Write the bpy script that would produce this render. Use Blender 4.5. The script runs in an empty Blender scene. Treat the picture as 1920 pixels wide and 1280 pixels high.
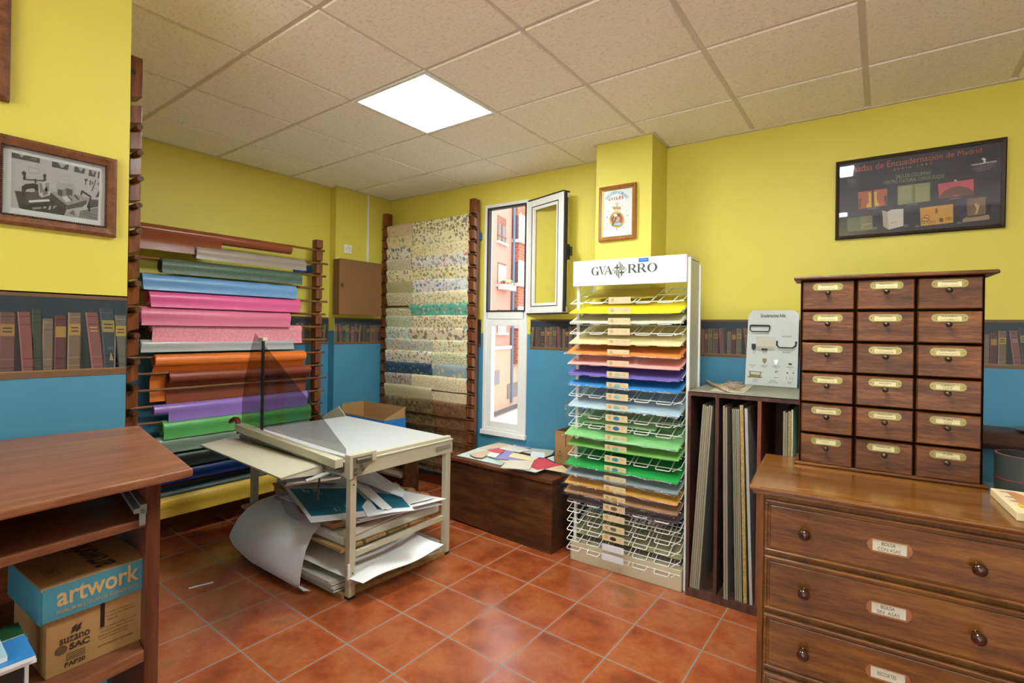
import bpy, bmesh, math, random
from mathutils import Matrix, Vector
random.seed(7)
SC = bpy.context.scene
COL = SC.collection
PI = math.pi

# ------------------------------------------------------------------ camera
F, YAW, PIT, ROL, CYS = 944.22, -0.63478, 0.00123, 0.01509, -23.117
ZC, CEIL = 1.4741, 2.7802
fw = Vector((math.sin(YAW)*math.cos(PIT), math.cos(YAW)*math.cos(PIT), math.sin(PIT)))
r0 = Vector((math.cos(YAW), -math.sin(YAW), 0)); u0 = r0.cross(fw)
cr, sr = math.cos(ROL), math.sin(ROL)
RT = cr*r0 + sr*u0; UP = -sr*r0 + cr*u0
CAM = Vector((0, 0, ZC))
cd = bpy.data.cameras.new('camera'); cam = bpy.data.objects.new('camera', cd); COL.objects.link(cam)
cd.sensor_width = 36; cd.sensor_fit = 'HORIZONTAL'; cd.lens = F*36/1920; cd.shift_y = CYS/1920
cd.clip_start = 0.05; cd.clip_end = 300
cam.matrix_world = Matrix.Translation(CAM) @ Matrix((RT, UP, -fw)).transposed().to_4x4()
SC.camera = cam

def ray(px, py):
    return RT*((px-960)/F) - UP*((py-640-CYS)/F) + fw
def hit(px, py, ax, val):          # point of the photo's ray on an axis plane
    d = ray(px, py); i = 'xyz'.index(ax)
    return CAM + d*((val-CAM[i])/d[i])
def hitp(px, py, O, n):            # ... on any plane
    d = ray(px, py); O = Vector(O); n = Vector(n)
    return CAM + d*((O-CAM).dot(n)/d.dot(n))

class Frame:                       # local frame: s along u (horizontal), t into depth, z up
    def __init__(f, O, ang, z=0.0):
        f.O = Vector((O[0], O[1], z)); f.u = Vector((math.cos(ang), math.sin(ang), 0)); f.v = Vector((-f.u.y, f.u.x, 0)); f.ang = ang
        f.M = Matrix.Translation(f.O) @ Matrix.Rotation(ang, 4, 'Z')
    def p(f, s, t, z): return f.M @ Vector((s, t, z))
    def px(f, x, y, t=0.0):        # photo pixel -> (s, z) on the plane at depth t
        q = f.M.inverted() @ hitp(x, y, f.p(0, t, 0), f.v)
        return q.x, q.z

# ------------------------------------------------------------------ colours and materials
def lin(c):
    c = c/255.0
    return c/12.92 if c <= 0.04045 else ((c+0.055)/1.055)**2.4
def S(r, g, b): return (lin(r), lin(g), lin(b), 1.0)
class NT:
    def __init__(s, name):
        s.m = bpy.data.materials.new(name); s.m.use_nodes = True; s.n = s.m.node_tree.nodes; s.l = s.m.node_tree.links
        s.b = s.n['Principled BSDF']
    def add(s, t, **kw):
        n = s.n.new(t)
        for k, v in kw.items():
            if k[0] == 'i' and k[1:].isdigit(): n.inputs[int(k[1:])].default_value = v
            elif k in n.inputs.keys(): n.inputs[k].default_value = v
            else: setattr(n, k, v)
        return n
    def link(s, a, b): s.l.new(a, b)
    def math(s, op, a, b=None):
        n = s.add('ShaderNodeMath', operation=op)
        for i, x in enumerate((a, b)):
            if x is None: continue
            if isinstance(x, (int, float)): n.inputs[i].default_value = x
            else: s.link(x, n.inputs[i])
        return n.outputs[0]
    def mix(s, fac, a, b):
        n = s.add('ShaderNodeMix', data_type='RGBA')
        for i, x in ((0, fac), (6, a), (7, b)):
            if isinstance(x, (int, float, tuple)): n.inputs[i].default_value = x
            else: s.link(x, n.inputs[i])
        return n.outputs[2]
    def ramp(s, fac, stops, interp='LINEAR'):
        n = s.add('ShaderNodeValToRGB'); n.color_ramp.interpolation = interp
        e = n.color_ramp.elements
        while len(e) < len(stops): e.new(0.5)
        for k, (p, c) in enumerate(stops): e[k].position = p; e[k].color = c
        s.link(fac, n.inputs[0]); return n.outputs[0]
    def coords(s, scale=(1, 1, 1), rot=(0, 0, 0), loc=(0, 0, 0), kind='Object'):
        t = s.add('ShaderNodeTexCoord'); m = s.add('ShaderNodeMapping')
        m.inputs['Scale'].default_value = scale; m.inputs['Rotation'].default_value = rot; m.inputs['Location'].default_value = loc
        s.link(t.outputs[kind], m.inputs[0]); return m.outputs[0]
    def noise(s, vec, scale, detail=3, rough=0.5, out='Fac'):
        n = s.add('ShaderNodeTexNoise'); n.inputs['Scale'].default_value = scale; n.inputs['Detail'].default_value = detail
        n.inputs['Roughness'].default_value = rough
        if vec is not None: s.link(vec, n.inputs['Vector'])
        return n.outputs[out]
    def bump(s, h, strength=0.3, dist=0.01):
        n = s.add('ShaderNodeBump'); n.inputs['Strength'].default_value = strength; n.inputs['Distance'].default_value = dist
        s.link(h, n.inputs['Height']); s.link(n.outputs[0], s.b.inputs['Normal'])
    def set(s, **kw):
        for k, v in kw.items(): s.b.inputs[k.replace('_', ' ')].default_value = v
        return s
MAT = {}
def plain(name, c, rough=0.5, metal=0.0, nz=0.06, scale=30, bump=0.0, **kw):
    if name in MAT: return MAT[name]
    t = NT(name); t.set(Roughness=rough, Metallic=metal, **kw)
    v = t.noise(t.coords(), scale, 4)
    a = tuple(min(1, x*(1-nz)) for x in c[:3]) + (1,); b = tuple(min(1, x*(1+nz)) for x in c[:3]) + (1,)
    t.link(t.mix(v, a, b), t.b.inputs['Base Color'])
    if bump: t.bump(v, bump, 0.002)
    MAT[name] = t.m; return t.m
def wood(name, dark, mid, light, axis='x', scale=6.0, rough=0.35, stretch=12, coat=0.0, bump=0.05, seed=0):
    if name in MAT: return MAT[name]
    t = NT(name); sc = {'x': (1, stretch, stretch), 'y': (stretch, 1, stretch), 'z': (stretch, stretch, 1)}[axis]
    v = t.coords(sc, loc=(seed, seed*1.7, seed*0.3))
    a = t.noise(v, scale*0.35, 5, 0.6); b = t.noise(v, scale*2.2, 4, 0.7)
    f = t.math('ADD', t.math('MULTIPLY', a, 0.62), t.math('MULTIPLY', b, 0.38))
    c = t.ramp(f, [(0.34, dark), (0.50, mid), (0.66, light)])
    t.link(c, t.b.inputs['Base Color']); t.set(Roughness=rough); t.b.inputs['Specular IOR Level'].default_value = 0.32
    t.b.inputs['Coat Weight'].default_value = coat; t.b.inputs['Coat Roughness'].default_value = 0.12
    t.bump(b, bump, 0.002)
    MAT[name] = t.m; return t.m
def printed(name='printed_ink', rough=0.5, spec=0.5, metal=0.0):
    if name in MAT: return MAT[name]
    t = NT(name); a = t.add('ShaderNodeAttribute', attribute_name='Col'); 
    v = t.noise(t.coords(), 60, 4, 0.6)
    t.link(t.mix(t.math('MULTIPLY', v, 0.22), a.outputs['Color'], (0.02, 0.02, 0.02, 1)), t.b.inputs['Base Color'])
    t.set(Roughness=rough, Metallic=metal); t.b.inputs['Specular IOR Level'].default_value = spec
    MAT[name] = t.m; return t.m
def pattern(name, base, cols, cell=0.03, thr=0.4, dist=0.5, fine=None, seed=0.0, stretch=(1, 1)):
    """paper printed with scattered motifs (object x/z plane)"""
    t = NT(name); c = t.coords((stretch[0]/cell, 0.0, stretch[1]/cell), loc=(seed*3.1, seed, seed*1.3))
    n = t.noise(c, 1.9, 2, 0.6, out='Color')
    sub = t.add('ShaderNodeVectorMath', operation='SUBTRACT'); t.link(n, sub.inputs[0]); sub.inputs[1].default_value = (0.5, 0.5, 0.5)
    scl = t.add('ShaderNodeVectorMath', operation='SCALE'); t.link(sub.outputs[0], scl.inputs[0]); scl.inputs['Scale'].default_value = dist*1.6
    ad = t.add('ShaderNodeVectorMath', operation='ADD'); t.link(c, ad.inputs[0]); t.link(scl.outputs[0], ad.inputs[1])
    vo = t.add('ShaderNodeTexVoronoi'); vo.inputs['Scale'].default_value = 1.0; vo.inputs['Randomness'].default_value = 0.75; t.link(ad.outputs[0], vo.inputs['Vector'])
    m = t.math('LESS_THAN', vo.outputs['Distance'], thr)
    sep = t.add('ShaderNodeSeparateColor'); t.link(vo.outputs['Color'], sep.inputs[0])
    k = len(cols); pick = t.ramp(sep.outputs[0], [(i/k, cc) for i, cc in enumerate(cols)], 'CONSTANT')
    v2 = t.add('ShaderNodeTexVoronoi'); v2.inputs['Scale'].default_value = 2.6; t.link(ad.outputs[0], v2.inputs['Vector'])
    m2 = t.math('LESS_THAN', v2.outputs['Distance'], thr*0.62)
    s2 = t.add('ShaderNodeSeparateColor'); t.link(v2.outputs['Color'], s2.inputs[0])
    pick2 = t.ramp(s2.outputs[1], [(i/k, cc) for i, cc in enumerate(reversed(cols))], 'CONSTANT')
    m2 = t.math('MULTIPLY', m2, t.math('GREATER_THAN', s2.outputs[2], 0.35 if fine else 0.6))
    col = t.mix(m2, base, t.mix(0.35, pick2, base)); col = t.mix(m, col, t.mix(0.22, pick, base))
    t.link(col, t.b.inputs['Base Color']); t.set(Roughness=0.55)
    return t.m

# ------------------------------------------------------------------ mesh building
WM = {}                                             # world matrix of every root
class MB:
    def __init__(s, M=None): s.v = []; s.f = []; s.c = []; s.mi = []; s.M = M
    def add(s, verts, faces, col=(1, 1, 1, 1), mi=0):
        o = len(s.v)
        for p in verts:
            p = Vector(p); s.v.append(s.M @ p if s.M else p)
        for f in faces: s.f.append([o+i for i in f]); s.c.append(col); s.mi.append(mi)
        return s
    def box(s, x0, x1, y0, y1, z0, z1, **k):
        return s.add([(x0,y0,z0),(x1,y0,z0),(x1,y1,z0),(x0,y1,z0),(x0,y0,z1),(x1,y0,z1),(x1,y1,z1),(x0,y1,z1)],
                     [(0,3,2,1),(4,5,6,7),(0,1,5,4),(1,2,6,5),(2,3,7,6),(3,0,4,7)], **k)
    def hull8(s, b, t, **k):                        # four bottom and four top points
        n = len(b)
        return s.add(list(b)+list(t), [tuple(range(n))[::-1], tuple(range(n, 2*n))]+[(i,(i+1)%n,n+(i+1)%n,n+i) for i in range(n)], **k)
    def prism(s, pts, off, **k):                    # polygon of 3d points swept by a vector
        off = Vector(off); return s.hull8([Vector(p) for p in pts], [Vector(p)+off for p in pts], **k)
    def face(s, pts, **k): return s.add(pts, [tuple(range(len(pts)))], **k)
    def tube(s, pts, r, n=6, closed=False, cap=True, **k):
        P = [Vector(p) for p in pts]; m = len(P); rings = []
        R = r if isinstance(r, (list, tuple)) else [r]*m
        prev = None
        for i in range(m):
            if closed: d = (P[(i+1) % m]-P[i-1])
            else: d = P[min(i+1, m-1)]-P[max(i-1, 0)]
            d.normalize()
            if prev is None:
                a = Vector((0,0,1)) if abs(d.z) < 0.9 else Vector((1,0,0)); x = d.cross(a).normalized()
            else: x = (prev - d*prev.dot(d)).normalized()
            prev = x; y = d.cross(x)
            rings.append([P[i]+(x*math.cos(2*PI*j/n)+y*math.sin(2*PI*j/n))*R[i] for j in range(n)])
        v = [q for rg in rings for q in rg]; f = []
        for i in range(m if closed else m-1):
            a, b = i*n, ((i+1) % m)*n
            f += [(a+j, a+(j+1) % n, b+(j+1) % n, b+j) for j in range(n)]
        if cap and not closed: f += [tuple(range(n))[::-1], tuple(range((m-1)*n, m*n))]
        return s.add(v, f, **k)
    def lathe(s, prof, c, axis, n=16, cap=True, **k):         # profile of (radius, height along axis)
        c = Vector(c); d = Vector(axis).normalized(); a = Vector((0,0,1)) if abs(d.z) < 0.9 else Vector((1,0,0))
        x = d.cross(a).normalized(); y = d.cross(x); v = []; f = []
        for r, h in prof: v += [c+d*h+(x*math.cos(2*PI*j/n)+y*math.sin(2*PI*j/n))*max(r, 1e-5) for j in range(n)]
        for i in range(len(prof)-1): f += [(i*n+j, i*n+(j+1) % n, (i+1)*n+(j+1) % n, (i+1)*n+j) for j in range(n)]
        if cap: f += [tuple(range(n))[::-1], tuple(range((len(prof)-1)*n, len(prof)*n))]
        return s.add(v, f, **k)
    def grid(s, fn, nu, nv, thick=None, **k):       # fn(a, b) -> point; thick: offset vector closes it
        v = [fn(i/nu, j/nv) for j in range(nv+1) for i in range(nu+1)]; w = nu+1
        f = [(j*w+i, j*w+i+1, (j+1)*w+i+1, (j+1)*w+i) for j in range(nv) for i in range(nu)]
        if thick is None: return s.add(v, f, **k)
        o = Vector(thick); N = len(v); v2 = v+[Vector(p)+o for p in v]
        edge = [(i, i+1) for i in range(nu)]+[(j*w+nu, (j+1)*w+nu) for j in range(nv)]+[(nv*w+i+1, nv*w+i) for i in range(nu)]+[((j+1)*w, j*w) for j in range(nv)]
        f2 = f+[tuple(N+i for i in q)[::-1] for q in f]+[(b, a, N+a, N+b) for a, b in edge]
        return s.add(v2, f2, **k)
    def build(s, name, mats, parent=None, smooth=False, bevel=0, normals=True, origin=None, seg=2):
        me = bpy.data.meshes.new(name)
        if parent is not None: W = WM[parent.name]
        else:
            if origin is None:
                n = len(s.v); xs = [p.x for p in s.v]; ys = [p.y for p in s.v]; zs = [p.z for p in s.v]
                origin = ((min(xs)+max(xs))/2, (min(ys)+max(ys))/2, min(zs))
            W = Matrix.Translation(Vector(origin))
        I = W.inverted()
        me.from_pydata([I @ p for p in s.v], [], s.f)
        mats = mats if isinstance(mats, (list, tuple)) else [mats]
        for m in mats: me.materials.append(m)
        me.polygons.foreach_set('material_index', s.mi)
        at = me.color_attributes.new('Col', 'FLOAT_COLOR', 'CORNER'); data = []
        for p in me.polygons: data += list(s.c[p.index])*p.loop_total
        at.data.foreach_set('color', data)
        if normals:
            b = bmesh.new(); b.from_mesh(me); bmesh.ops.recalc_face_normals(b, faces=b.faces[:]); b.to_mesh(me); b.free()
        if smooth:
            me.polygons.foreach_set('use_smooth', [True]*len(me.polygons))
            if hasattr(me, 'set_sharp_from_angle'): me.set_sharp_from_angle(angle=math.radians(38))
        o = bpy.data.objects.new(name, me); COL.objects.link(o)
        if parent is not None: o.parent = parent; WM[o.name] = WM[parent.name]
        else: o.matrix_world = W; WM[o.name] = W
        if bevel:
            md = o.modifiers.new('edge', 'BEVEL'); md.width = bevel; md.segments = seg; md.limit_method = 'ANGLE'; md.angle_limit = math.radians(40)
        return o
def tag(o, label, cat, group=None):
    o['label'] = label; o['category'] = cat
    if group: o['group'] = group
    return o
def thing(name, label, cat, loc, ang=0.0, group=None):
    o = bpy.data.objects.new(name, None); COL.objects.link(o); o.empty_display_size = 0.1
    W = Matrix.Translation(Vector(loc)) @ Matrix.Rotation(ang, 4, 'Z'); o.matrix_world = W; WM[o.name] = W
    return tag(o, label, cat, group)
def struct(o): o['kind'] = 'structure'; return o

# text: outlines of the built-in font fitted into a box of a plane
_TX = {}
def glyphs(txt, bold=0.0, shear=0.0, space=1.0):
    k = (txt, bold, shear, space)
    if k in _TX: return _TX[k]
    c = bpy.data.curves.new('lettering', 'FONT'); c.body = txt; c.size = 1; c.offset = bold; c.shear = shear; c.space_character = space; c.resolution_u = 3
    o = bpy.data.objects.new('lettering', c); COL.objects.link(o)
    dg = bpy.context.evaluated_depsgraph_get(); me = o.evaluated_get(dg).to_mesh()
    v = [(p.co.x, p.co.y) for p in me.vertices]; f = [tuple(p.vertices) for p in me.polygons]
    o.evaluated_get(dg).to_mesh_clear(); bpy.data.objects.remove(o); bpy.data.curves.remove(c)
    x0 = min(p[0] for p in v); x1 = max(p[0] for p in v); y0 = min(p[1] for p in v); y1 = max(p[1] for p in v)
    v = [((x-x0)/(x1-x0), (y-y0)/max(1e-6, (y1-y0))) for x, y in v]
    _TX[k] = (v, f); return _TX[k]
def text(mb, txt, P, a0, a1, b0, b1, col, bold=0.0, shear=0.0, space=1.0):
    """P(a, b) -> 3d point; text fills the box a0..a1 by b0..b1"""
    v, f = glyphs(txt, bold, shear, space)
    mb.add([P(a0+(a1-a0)*x, b0+(b1-b0)*y) for x, y in v], f, col=col)
def ell(P, a, b, ra, rb, n=20, t0=0, t1=2*PI):
    return [P(a+ra*math.cos(t0+(t1-t0)*i/n), b+rb*math.sin(t0+(t1-t0)*i/n)) for i in range(n if t1-t0 > 6.28 else n+1)]
def rect(P, a0, a1, b0, b1): return [P(a0, b0), P(a1, b0), P(a1, b1), P(a0, b1)]
LED, SKY, SUN, EXPO = 38.0, 2.6, 19.0, 0.42
# ================================================================== materials of the room
def wall_paint():
    t = NT('wall_paint'); c = t.coords()
    sx = t.add('ShaderNodeSeparateXYZ'); t.link(c, sx.inputs[0])
    up = t.math('GREATER_THAN', sx.outputs[2], 1.44)
    n = t.noise(c, 1.7, 4, 0.6); st = t.noise(c, 9, 4, 0.62)
    y = t.mix(n, S(213, 199, 79), S(220, 207, 89))
    y = t.mix(t.math('MULTIPLY', t.ramp(st, [(0.66, (0,0,0,1)), (0.78, (1,1,1,1))]), 0.10), y, S(160, 134, 54))
    b = t.mix(n, S(66, 132, 162), S(76, 144, 176))
    t.link(t.mix(up, b, y), t.b.inputs['Base Color']); t.set(Roughness=0.55)
    t.bump(t.noise(c, 160, 3, 0.6), 0.12, 0.002)
    return t.m
M_WALL = wall_paint()
def floor_tiles():
    t = NT('terracotta_tiles'); c = t.coords((1/0.33, 1/0.33, 1))
    sx = t.add('ShaderNodeSeparateXYZ'); t.link(c, sx.inputs[0])
    dist = None; ids = []
    for k in (0, 1):
        fr = t.math('FRACT', t.math('ADD', sx.outputs[k], 100)); ids.append(t.math('FLOOR', sx.outputs[k]))
        e = t.math('MINIMUM', fr, t.math('SUBTRACT', 1.0, fr)); dist = e if dist is None else t.math('MINIMUM', dist, e)
    wob = t.noise(c, 9, 2); wob = t.math('MULTIPLY', t.math('SUBTRACT', wob, 0.5), 0.008)
    grout = t.math('LESS_THAN', t.math('ADD', dist, wob), 0.0105)
    cb = t.add('ShaderNodeCombineXYZ'); t.link(ids[0], cb.inputs[0]); t.link(ids[1], cb.inputs[1])
    wn = t.add('ShaderNodeTexWhiteNoise'); wn.noise_dimensions = '2D'; t.link(cb.outputs[0], wn.inputs['Vector'])
    sc = t.add('ShaderNodeVectorMath', operation='SCALE'); t.link(wn.outputs['Color'], sc.inputs[0]); sc.inputs['Scale'].default_value = 37
    ad = t.add('ShaderNodeVectorMath', operation='ADD'); t.link(c, ad.inputs[0]); t.link(sc.outputs[0], ad.inputs[1])
    n1 = t.noise(ad.outputs[0], 1.5, 4, 0.55); n2 = t.noise(ad.outputs[0], 14, 5, 0.7)
    col = t.ramp(n1, [(0.30, S(134, 64, 32)), (0.44, S(166, 80, 40)), (0.58, S(182, 102, 56)), (0.72, S(148, 92, 56))])
    col = t.mix(t.math('MULTIPLY', t.ramp(n2, [(0.35, (1,1,1,1)), (0.7, (0,0,0,1))]), 0.34), col, S(116, 54, 29))
    edge = t.math('LESS_THAN', dist, 0.045)
    col = t.mix(t.math('MULTIPLY', edge, 0.25), col, S(205, 98, 48))
    col = t.mix(grout, col, S(120, 124, 118)); t.link(col, t.b.inputs['Base Color'])
    t.link(t.math('ADD', t.math('MULTIPLY', grout, 0.5), t.math('ADD', 0.17, t.math('MULTIPLY', n2, 0.14))), t.b.inputs['Roughness'])
    h = t.math('ADD', t.math('MULTIPLY', t.noise(ad.outputs[0], 3.2, 4, 0.62), 0.55), t.math('MULTIPLY', t.math('SUBTRACT', 1.0, grout), 0.35))
    t.bump(h, 0.32, 0.012); t.b.inputs['Specular IOR Level'].default_value = 0.75; t.b.inputs['Coat Weight'].default_value = 0.35; t.b.inputs['Coat Roughness'].default_value = 0.16
    return t.m
M_FLOOR = floor_tiles()
def ceiling_tile():
    t = NT('ceiling_tile'); c = t.coords((1, 1, 0.0))
    n = t.noise(t.coords((34, 110, 0.0)), 1.0, 2, 0.5); n2 = t.noise(t.coords((110, 40, 0.0), loc=(3, 1, 0)), 1.0, 2, 0.5)
    pits = t.math('MAXIMUM', t.ramp(n, [(0.58, (0,0,0,1)), (0.62, (1,1,1,1))]), t.ramp(n2, [(0.60, (0,0,0,1)), (0.64, (1,1,1,1))]))
    t.link(t.mix(pits, S(244, 239, 224), S(231, 223, 205)), t.b.inputs['Base Color']); t.set(Roughness=0.85)
    inv = t.math('SUBTRACT', 1.0, pits); t.bump(inv, 0.16, 0.004)
    return t.m
M_CEIL = ceiling_tile()
M_TBAR = plain('ceiling_grid_metal', S(212, 204, 186), 0.5)
M_PRINT = printed(); M_PRINTG = printed('printed_gloss', 0.25)
M_WHITE = plain('white_enamel', S(232, 232, 228), 0.35)
M_CREAM = plain('cream_enamel', S(200, 194, 170), 0.38, nz=0.05)
M_BLACK = plain('black_plastic', S(30, 31, 31), 0.4)
M_RUB = plain('dark_gasket', S(46, 42, 40), 0.6)
M_CHROME = plain('bright_steel', S(190, 192, 188), 0.22, 1.0)
M_STEEL = plain('dull_steel', S(140, 138, 128), 0.4, 1.0)
M_BRASS = plain('aged_brass', S(140, 128, 80), 0.36, 1.0, nz=0.15, scale=80)
M_CARD = plain('corrugated_card', S(172, 132, 84), 0.8, nz=0.1, scale=20)
M_GREYB = plain('grey_board', S(140, 132, 112), 0.85, nz=0.12, scale=120)
M_PAPER = plain('white_paper', S(238, 238, 240), 0.7, nz=0.02)
M_RACK = wood('rack_wood', S(66, 30, 12), S(112, 60, 28), S(148, 86, 46), 'z', 9, 0.34, coat=0.1)
M_ROD = wood('rod_wood', S(74, 44, 22), S(122, 76, 40), S(150, 98, 56), 'y', 9, 0.5)
M_ROD2 = wood('dark_rod_wood', S(58, 34, 20), S(96, 58, 34), S(122, 76, 46), 'x', 9, 0.5)
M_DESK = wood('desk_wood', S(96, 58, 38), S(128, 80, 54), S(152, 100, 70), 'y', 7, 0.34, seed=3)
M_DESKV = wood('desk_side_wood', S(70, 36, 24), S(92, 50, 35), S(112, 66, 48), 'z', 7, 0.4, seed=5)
M_DRESS = wood('dresser_wood', S(78, 45, 14), S(116, 71, 24), S(146, 94, 38), 'x', 7, 0.22, 9, coat=0.35, seed=1)
M_DRESSV = wood('dresser_side_wood', S(86, 49, 14), S(116, 70, 23), S(138, 87, 34), 'z', 7, 0.34, 9, coat=0.12, seed=2)
M_CAB = wood('drawer_wood', S(56, 27, 10), S(98, 55, 24), S(140, 88, 42), 'x', 10, 0.42, 8, coat=0.05, seed=4)
M_CABV = wood('drawer_case_wood', S(62, 31, 13), S(92, 51, 24), S(118, 72, 36), 'z', 9, 0.42, 9, coat=0.05, seed=6)
M_CHEST = wood('chest_wood', S(46, 26, 14), S(74, 43, 23), S(104, 64, 34), 'x', 7, 0.42, 9, seed=7)
M_BOARD = wood('board_case_wood', S(56, 34, 27), S(80, 51, 41), S(104, 70, 56), 'z', 20, 0.55, 5, seed=8)
M_PALE = wood('pale_wood', S(206, 178, 132), S(224, 200, 156), S(236, 216, 178), 'y', 8, 0.5, seed=9)
M_KNOB = wood('knob_wood', S(40, 18, 12), S(64, 30, 20), S(86, 44, 28), 'z', 12, 0.14, coat=0.6)
M_METKN = plain('antique_metal_knob', S(92, 80, 70), 0.32, 0.9, nz=0.2)
M_FRAME = wood('frame_wood', S(78, 46, 26), S(112, 70, 42), S(134, 88, 56), 'x', 14, 0.45, 8)
def glass(name, col=(1, 1, 1, 1), tint=0.85, gl=0.08, rough=0.02, bump=0.0, bs=12):
    t = NT(name); n, l = t.n, t.l
    n.remove(t.b); tr = t.add('ShaderNodeBsdfTransparent'); tr.inputs[0].default_value = col
    g = t.add('ShaderNodeBsdfGlossy'); g.inputs['Roughness'].default_value = rough
    mx = t.add('ShaderNodeMixShader'); fr = t.add('ShaderNodeLayerWeight'); fr.inputs['Blend'].default_value = 0.5
    f5 = t.math('MULTIPLY', t.math('POWER', fr.outputs['Facing'], 5.0), tint)
    t.link(t.math('ADD', f5, 0.035+gl), mx.inputs[0]); t.link(tr.outputs[0], mx.inputs[1]); t.link(g.outputs[0], mx.inputs[2])
    if bump:
        b = t.add('ShaderNodeBump'); b.inputs['Strength'].default_value = bump; b.inputs['Distance'].default_value = 0.02
        t.link(t.noise(t.coords(), bs, 3, 0.6), b.inputs['Height']); t.link(b.outputs[0], g.inputs['Normal']); t.link(b.outputs[0], fr.inputs['Normal'])
    t.link(mx.outputs[0], n['Material Output'].inputs[0]); return t.m
M_GLASS = glass('window_glass', (0.97, 0.97, 0.97, 1), gl=0.0)
M_PICGL = glass('picture_glass', (0.98, 0.98, 0.99, 1), gl=-0.012)
M_GUARD = glass('smoked_acrylic', (0.68, 0.67, 0.65, 1), gl=0.02, rough=0.06)
M_FILM = glass('clear_film', (0.97, 0.975, 0.98, 1), tint=0.12, gl=0.06, rough=0.12, bump=0.9, bs=26)
M_PANEL = glass('frosted_side_panel', (0.80, 0.82, 0.78, 1), gl=0.05, rough=0.3)
def emitter(name, c, s):
    t = NT(name); t.b.inputs['Base Color'].default_value = (0.9, 0.9, 0.9, 1)
    t.b.inputs['Emission Color'].default_value = c; t.b.inputs['Emission Strength'].default_value = s; return t.m
M_LED = emitter('led_diffuser', (0.93, 1.0, 0.98, 1), LED)

# ================================================================== the room
W = Frame((-4.08, 3.42), 0.0305)                       # back wall: s from the left corner, t = 0 its face
LX, LX2, PX, PY = -4.175, -4.085, -1.965, 0.571        # left wall, its deeper pier, near partition and its end
XR, YF = 3.0, -2.7
fl = bpy.data.objects
mb = MB(Matrix.Translation((0, 0, 0)))
fm = Matrix.Translation((-2.3048, 2.7729, 0)) @ Matrix.Rotation(-0.01459, 4, 'Z')
me = MB(); me.face([(-5, YF-.5, 0), (XR+.5, YF-.5, 0), (XR+.5, 4.2, 0), (-5, 4.2, 0)])
o = me.build('floor', M_FLOOR, origin=(0, 0, 0)); I = fm.inverted()
for v in o.data.vertices: v.co = I @ v.co
o.matrix_world = fm; struct(o)
# ceiling: tiles let into a grid
me = MB(); gx, gy = -3.6831, 2.3772
cells_light = [(2, 0), (5, 1), (5, 7)]
me.box(-5, XR+.3, YF-.3, 4.2, CEIL+0.006, CEIL+0.03, mi=1)
for i in range(-2, 12):
    for v in range(-3, 10):
        if (i, v) in cells_light: continue
        x0, x1, y1, y0 = gx+.6*i+.012, gx+.6*i+.588, gy-.6*v-.012-.0, gy-.6*v-.588
        me.hull8([(x0+.003, y0+.003, CEIL-.002), (x1-.003, y0+.003, CEIL-.002), (x1-.003, y1-.003, CEIL-.002), (x0+.003, y1-.003, CEIL-.002)],
                 [(x0, y0, CEIL+.007), (x1, y0, CEIL+.007), (x1, y1, CEIL+.007), (x0, y1, CEIL+.007)])
struct(me.build('ceiling', [M_CEIL, M_TBAR], origin=(0, 0, CEIL)))
# walls
WX0, WX1, WZ0, WZ1 = 1.238, 1.672, 0.60, 2.55           # opening of the window, along the back wall
me = MB(W.M); H = CEIL+.02
me.box(-.3, WX0, 0, .075, 0, H); me.box(WX1, 7.6, 0, .075, 0, H); me.box(WX0, WX1, 0, .075, 0, WZ0); me.box(WX0, WX1, 0, .075, WZ1, H)
struct(me.build('wall_back', M_WALL, origin=(0, 3.5, 0)))
me = MB(); me.box(LX-.2, LX, PY-.2, 3.5, 0, H); struct(me.build('wall_left', M_WALL, origin=(LX, 2, 0)))
me = MB(); me.box(LX-.1, LX2, 2.775, 3.46, 0, H); struct(me.build('wall_pier', M_WALL, origin=(LX2, 3, 0)))
me = MB(); me.box(LX-.2, PX, YF-.2, PY, 0, H); struct(me.build('wall_near_left', M_WALL, origin=(PX, 0, 0)))
VX0, VX1, VZ0, VZ1 = -1.3, 2.6, 0.35, 2.36                # glazed opening added behind the viewer to let in daylight and brighten the room
me = MB(); me.box(PX-.1, VX0, YF-.2, YF, 0, H); me.box(VX1, XR+.2, YF-.2, YF, 0, H); me.box(VX0, VX1, YF-.2, YF, 0, VZ0); me.box(VX0, VX1, YF-.2, YF, VZ1, H); struct(me.build('wall_front', M_WALL, origin=(0, YF, 0)))
t = thing('added_daylight_opening', 'wide glazed opening added behind the viewer to let in daylight', 'window', ((VX0+VX1)/2, YF, VZ0)); t['kind'] = 'structure'; del t['category']
m = MB(); m.box(VX0, VX1, YF-.12, YF-.06, VZ0, VZ0+.06); m.box(VX0, VX1, YF-.12, YF-.06, VZ1-.06, VZ1)
for k in range(4): x = VX0+(VX1-VX0-.06)*k/3; m.box(x, x+.06, YF-.12, YF-.06, VZ0+.06, VZ1-.06)
m.build('frame', M_WHITE, t); MB().box(VX0+.02, VX1-.02, YF-.095, YF-.09, VZ0+.02, VZ1-.02).build('added_opening_pane', M_GLASS, t)
m = MB(); m.face([(-14, -16, -.05), (16, -16, -.05), (16, YF-.2, -.05), (-14, YF-.2, -.05)]); struct(m.build('added_bounce_ground', plain('bounce_ground_pale', S(228, 226, 222), .85, nz=.06, scale=3), normals=False, origin=(0, -9, -.05)))  # ground added outside the opening, pale so sunlight bounces up to the ceiling
me = MB(); me.box(XR, XR+.2, YF-.1, 4.0, 0, H); struct(me.build('wall_right', M_WALL, origin=(XR, 0, 0)))
me = MB(); ca = W.M.inverted() @ Vector((-1.63, 3.17, 0)); cb = W.M.inverted() @ Vector((-1.232, 3.19, 0))
CS0, CS1, CT = ca.x, cb.x, -0.31
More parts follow.
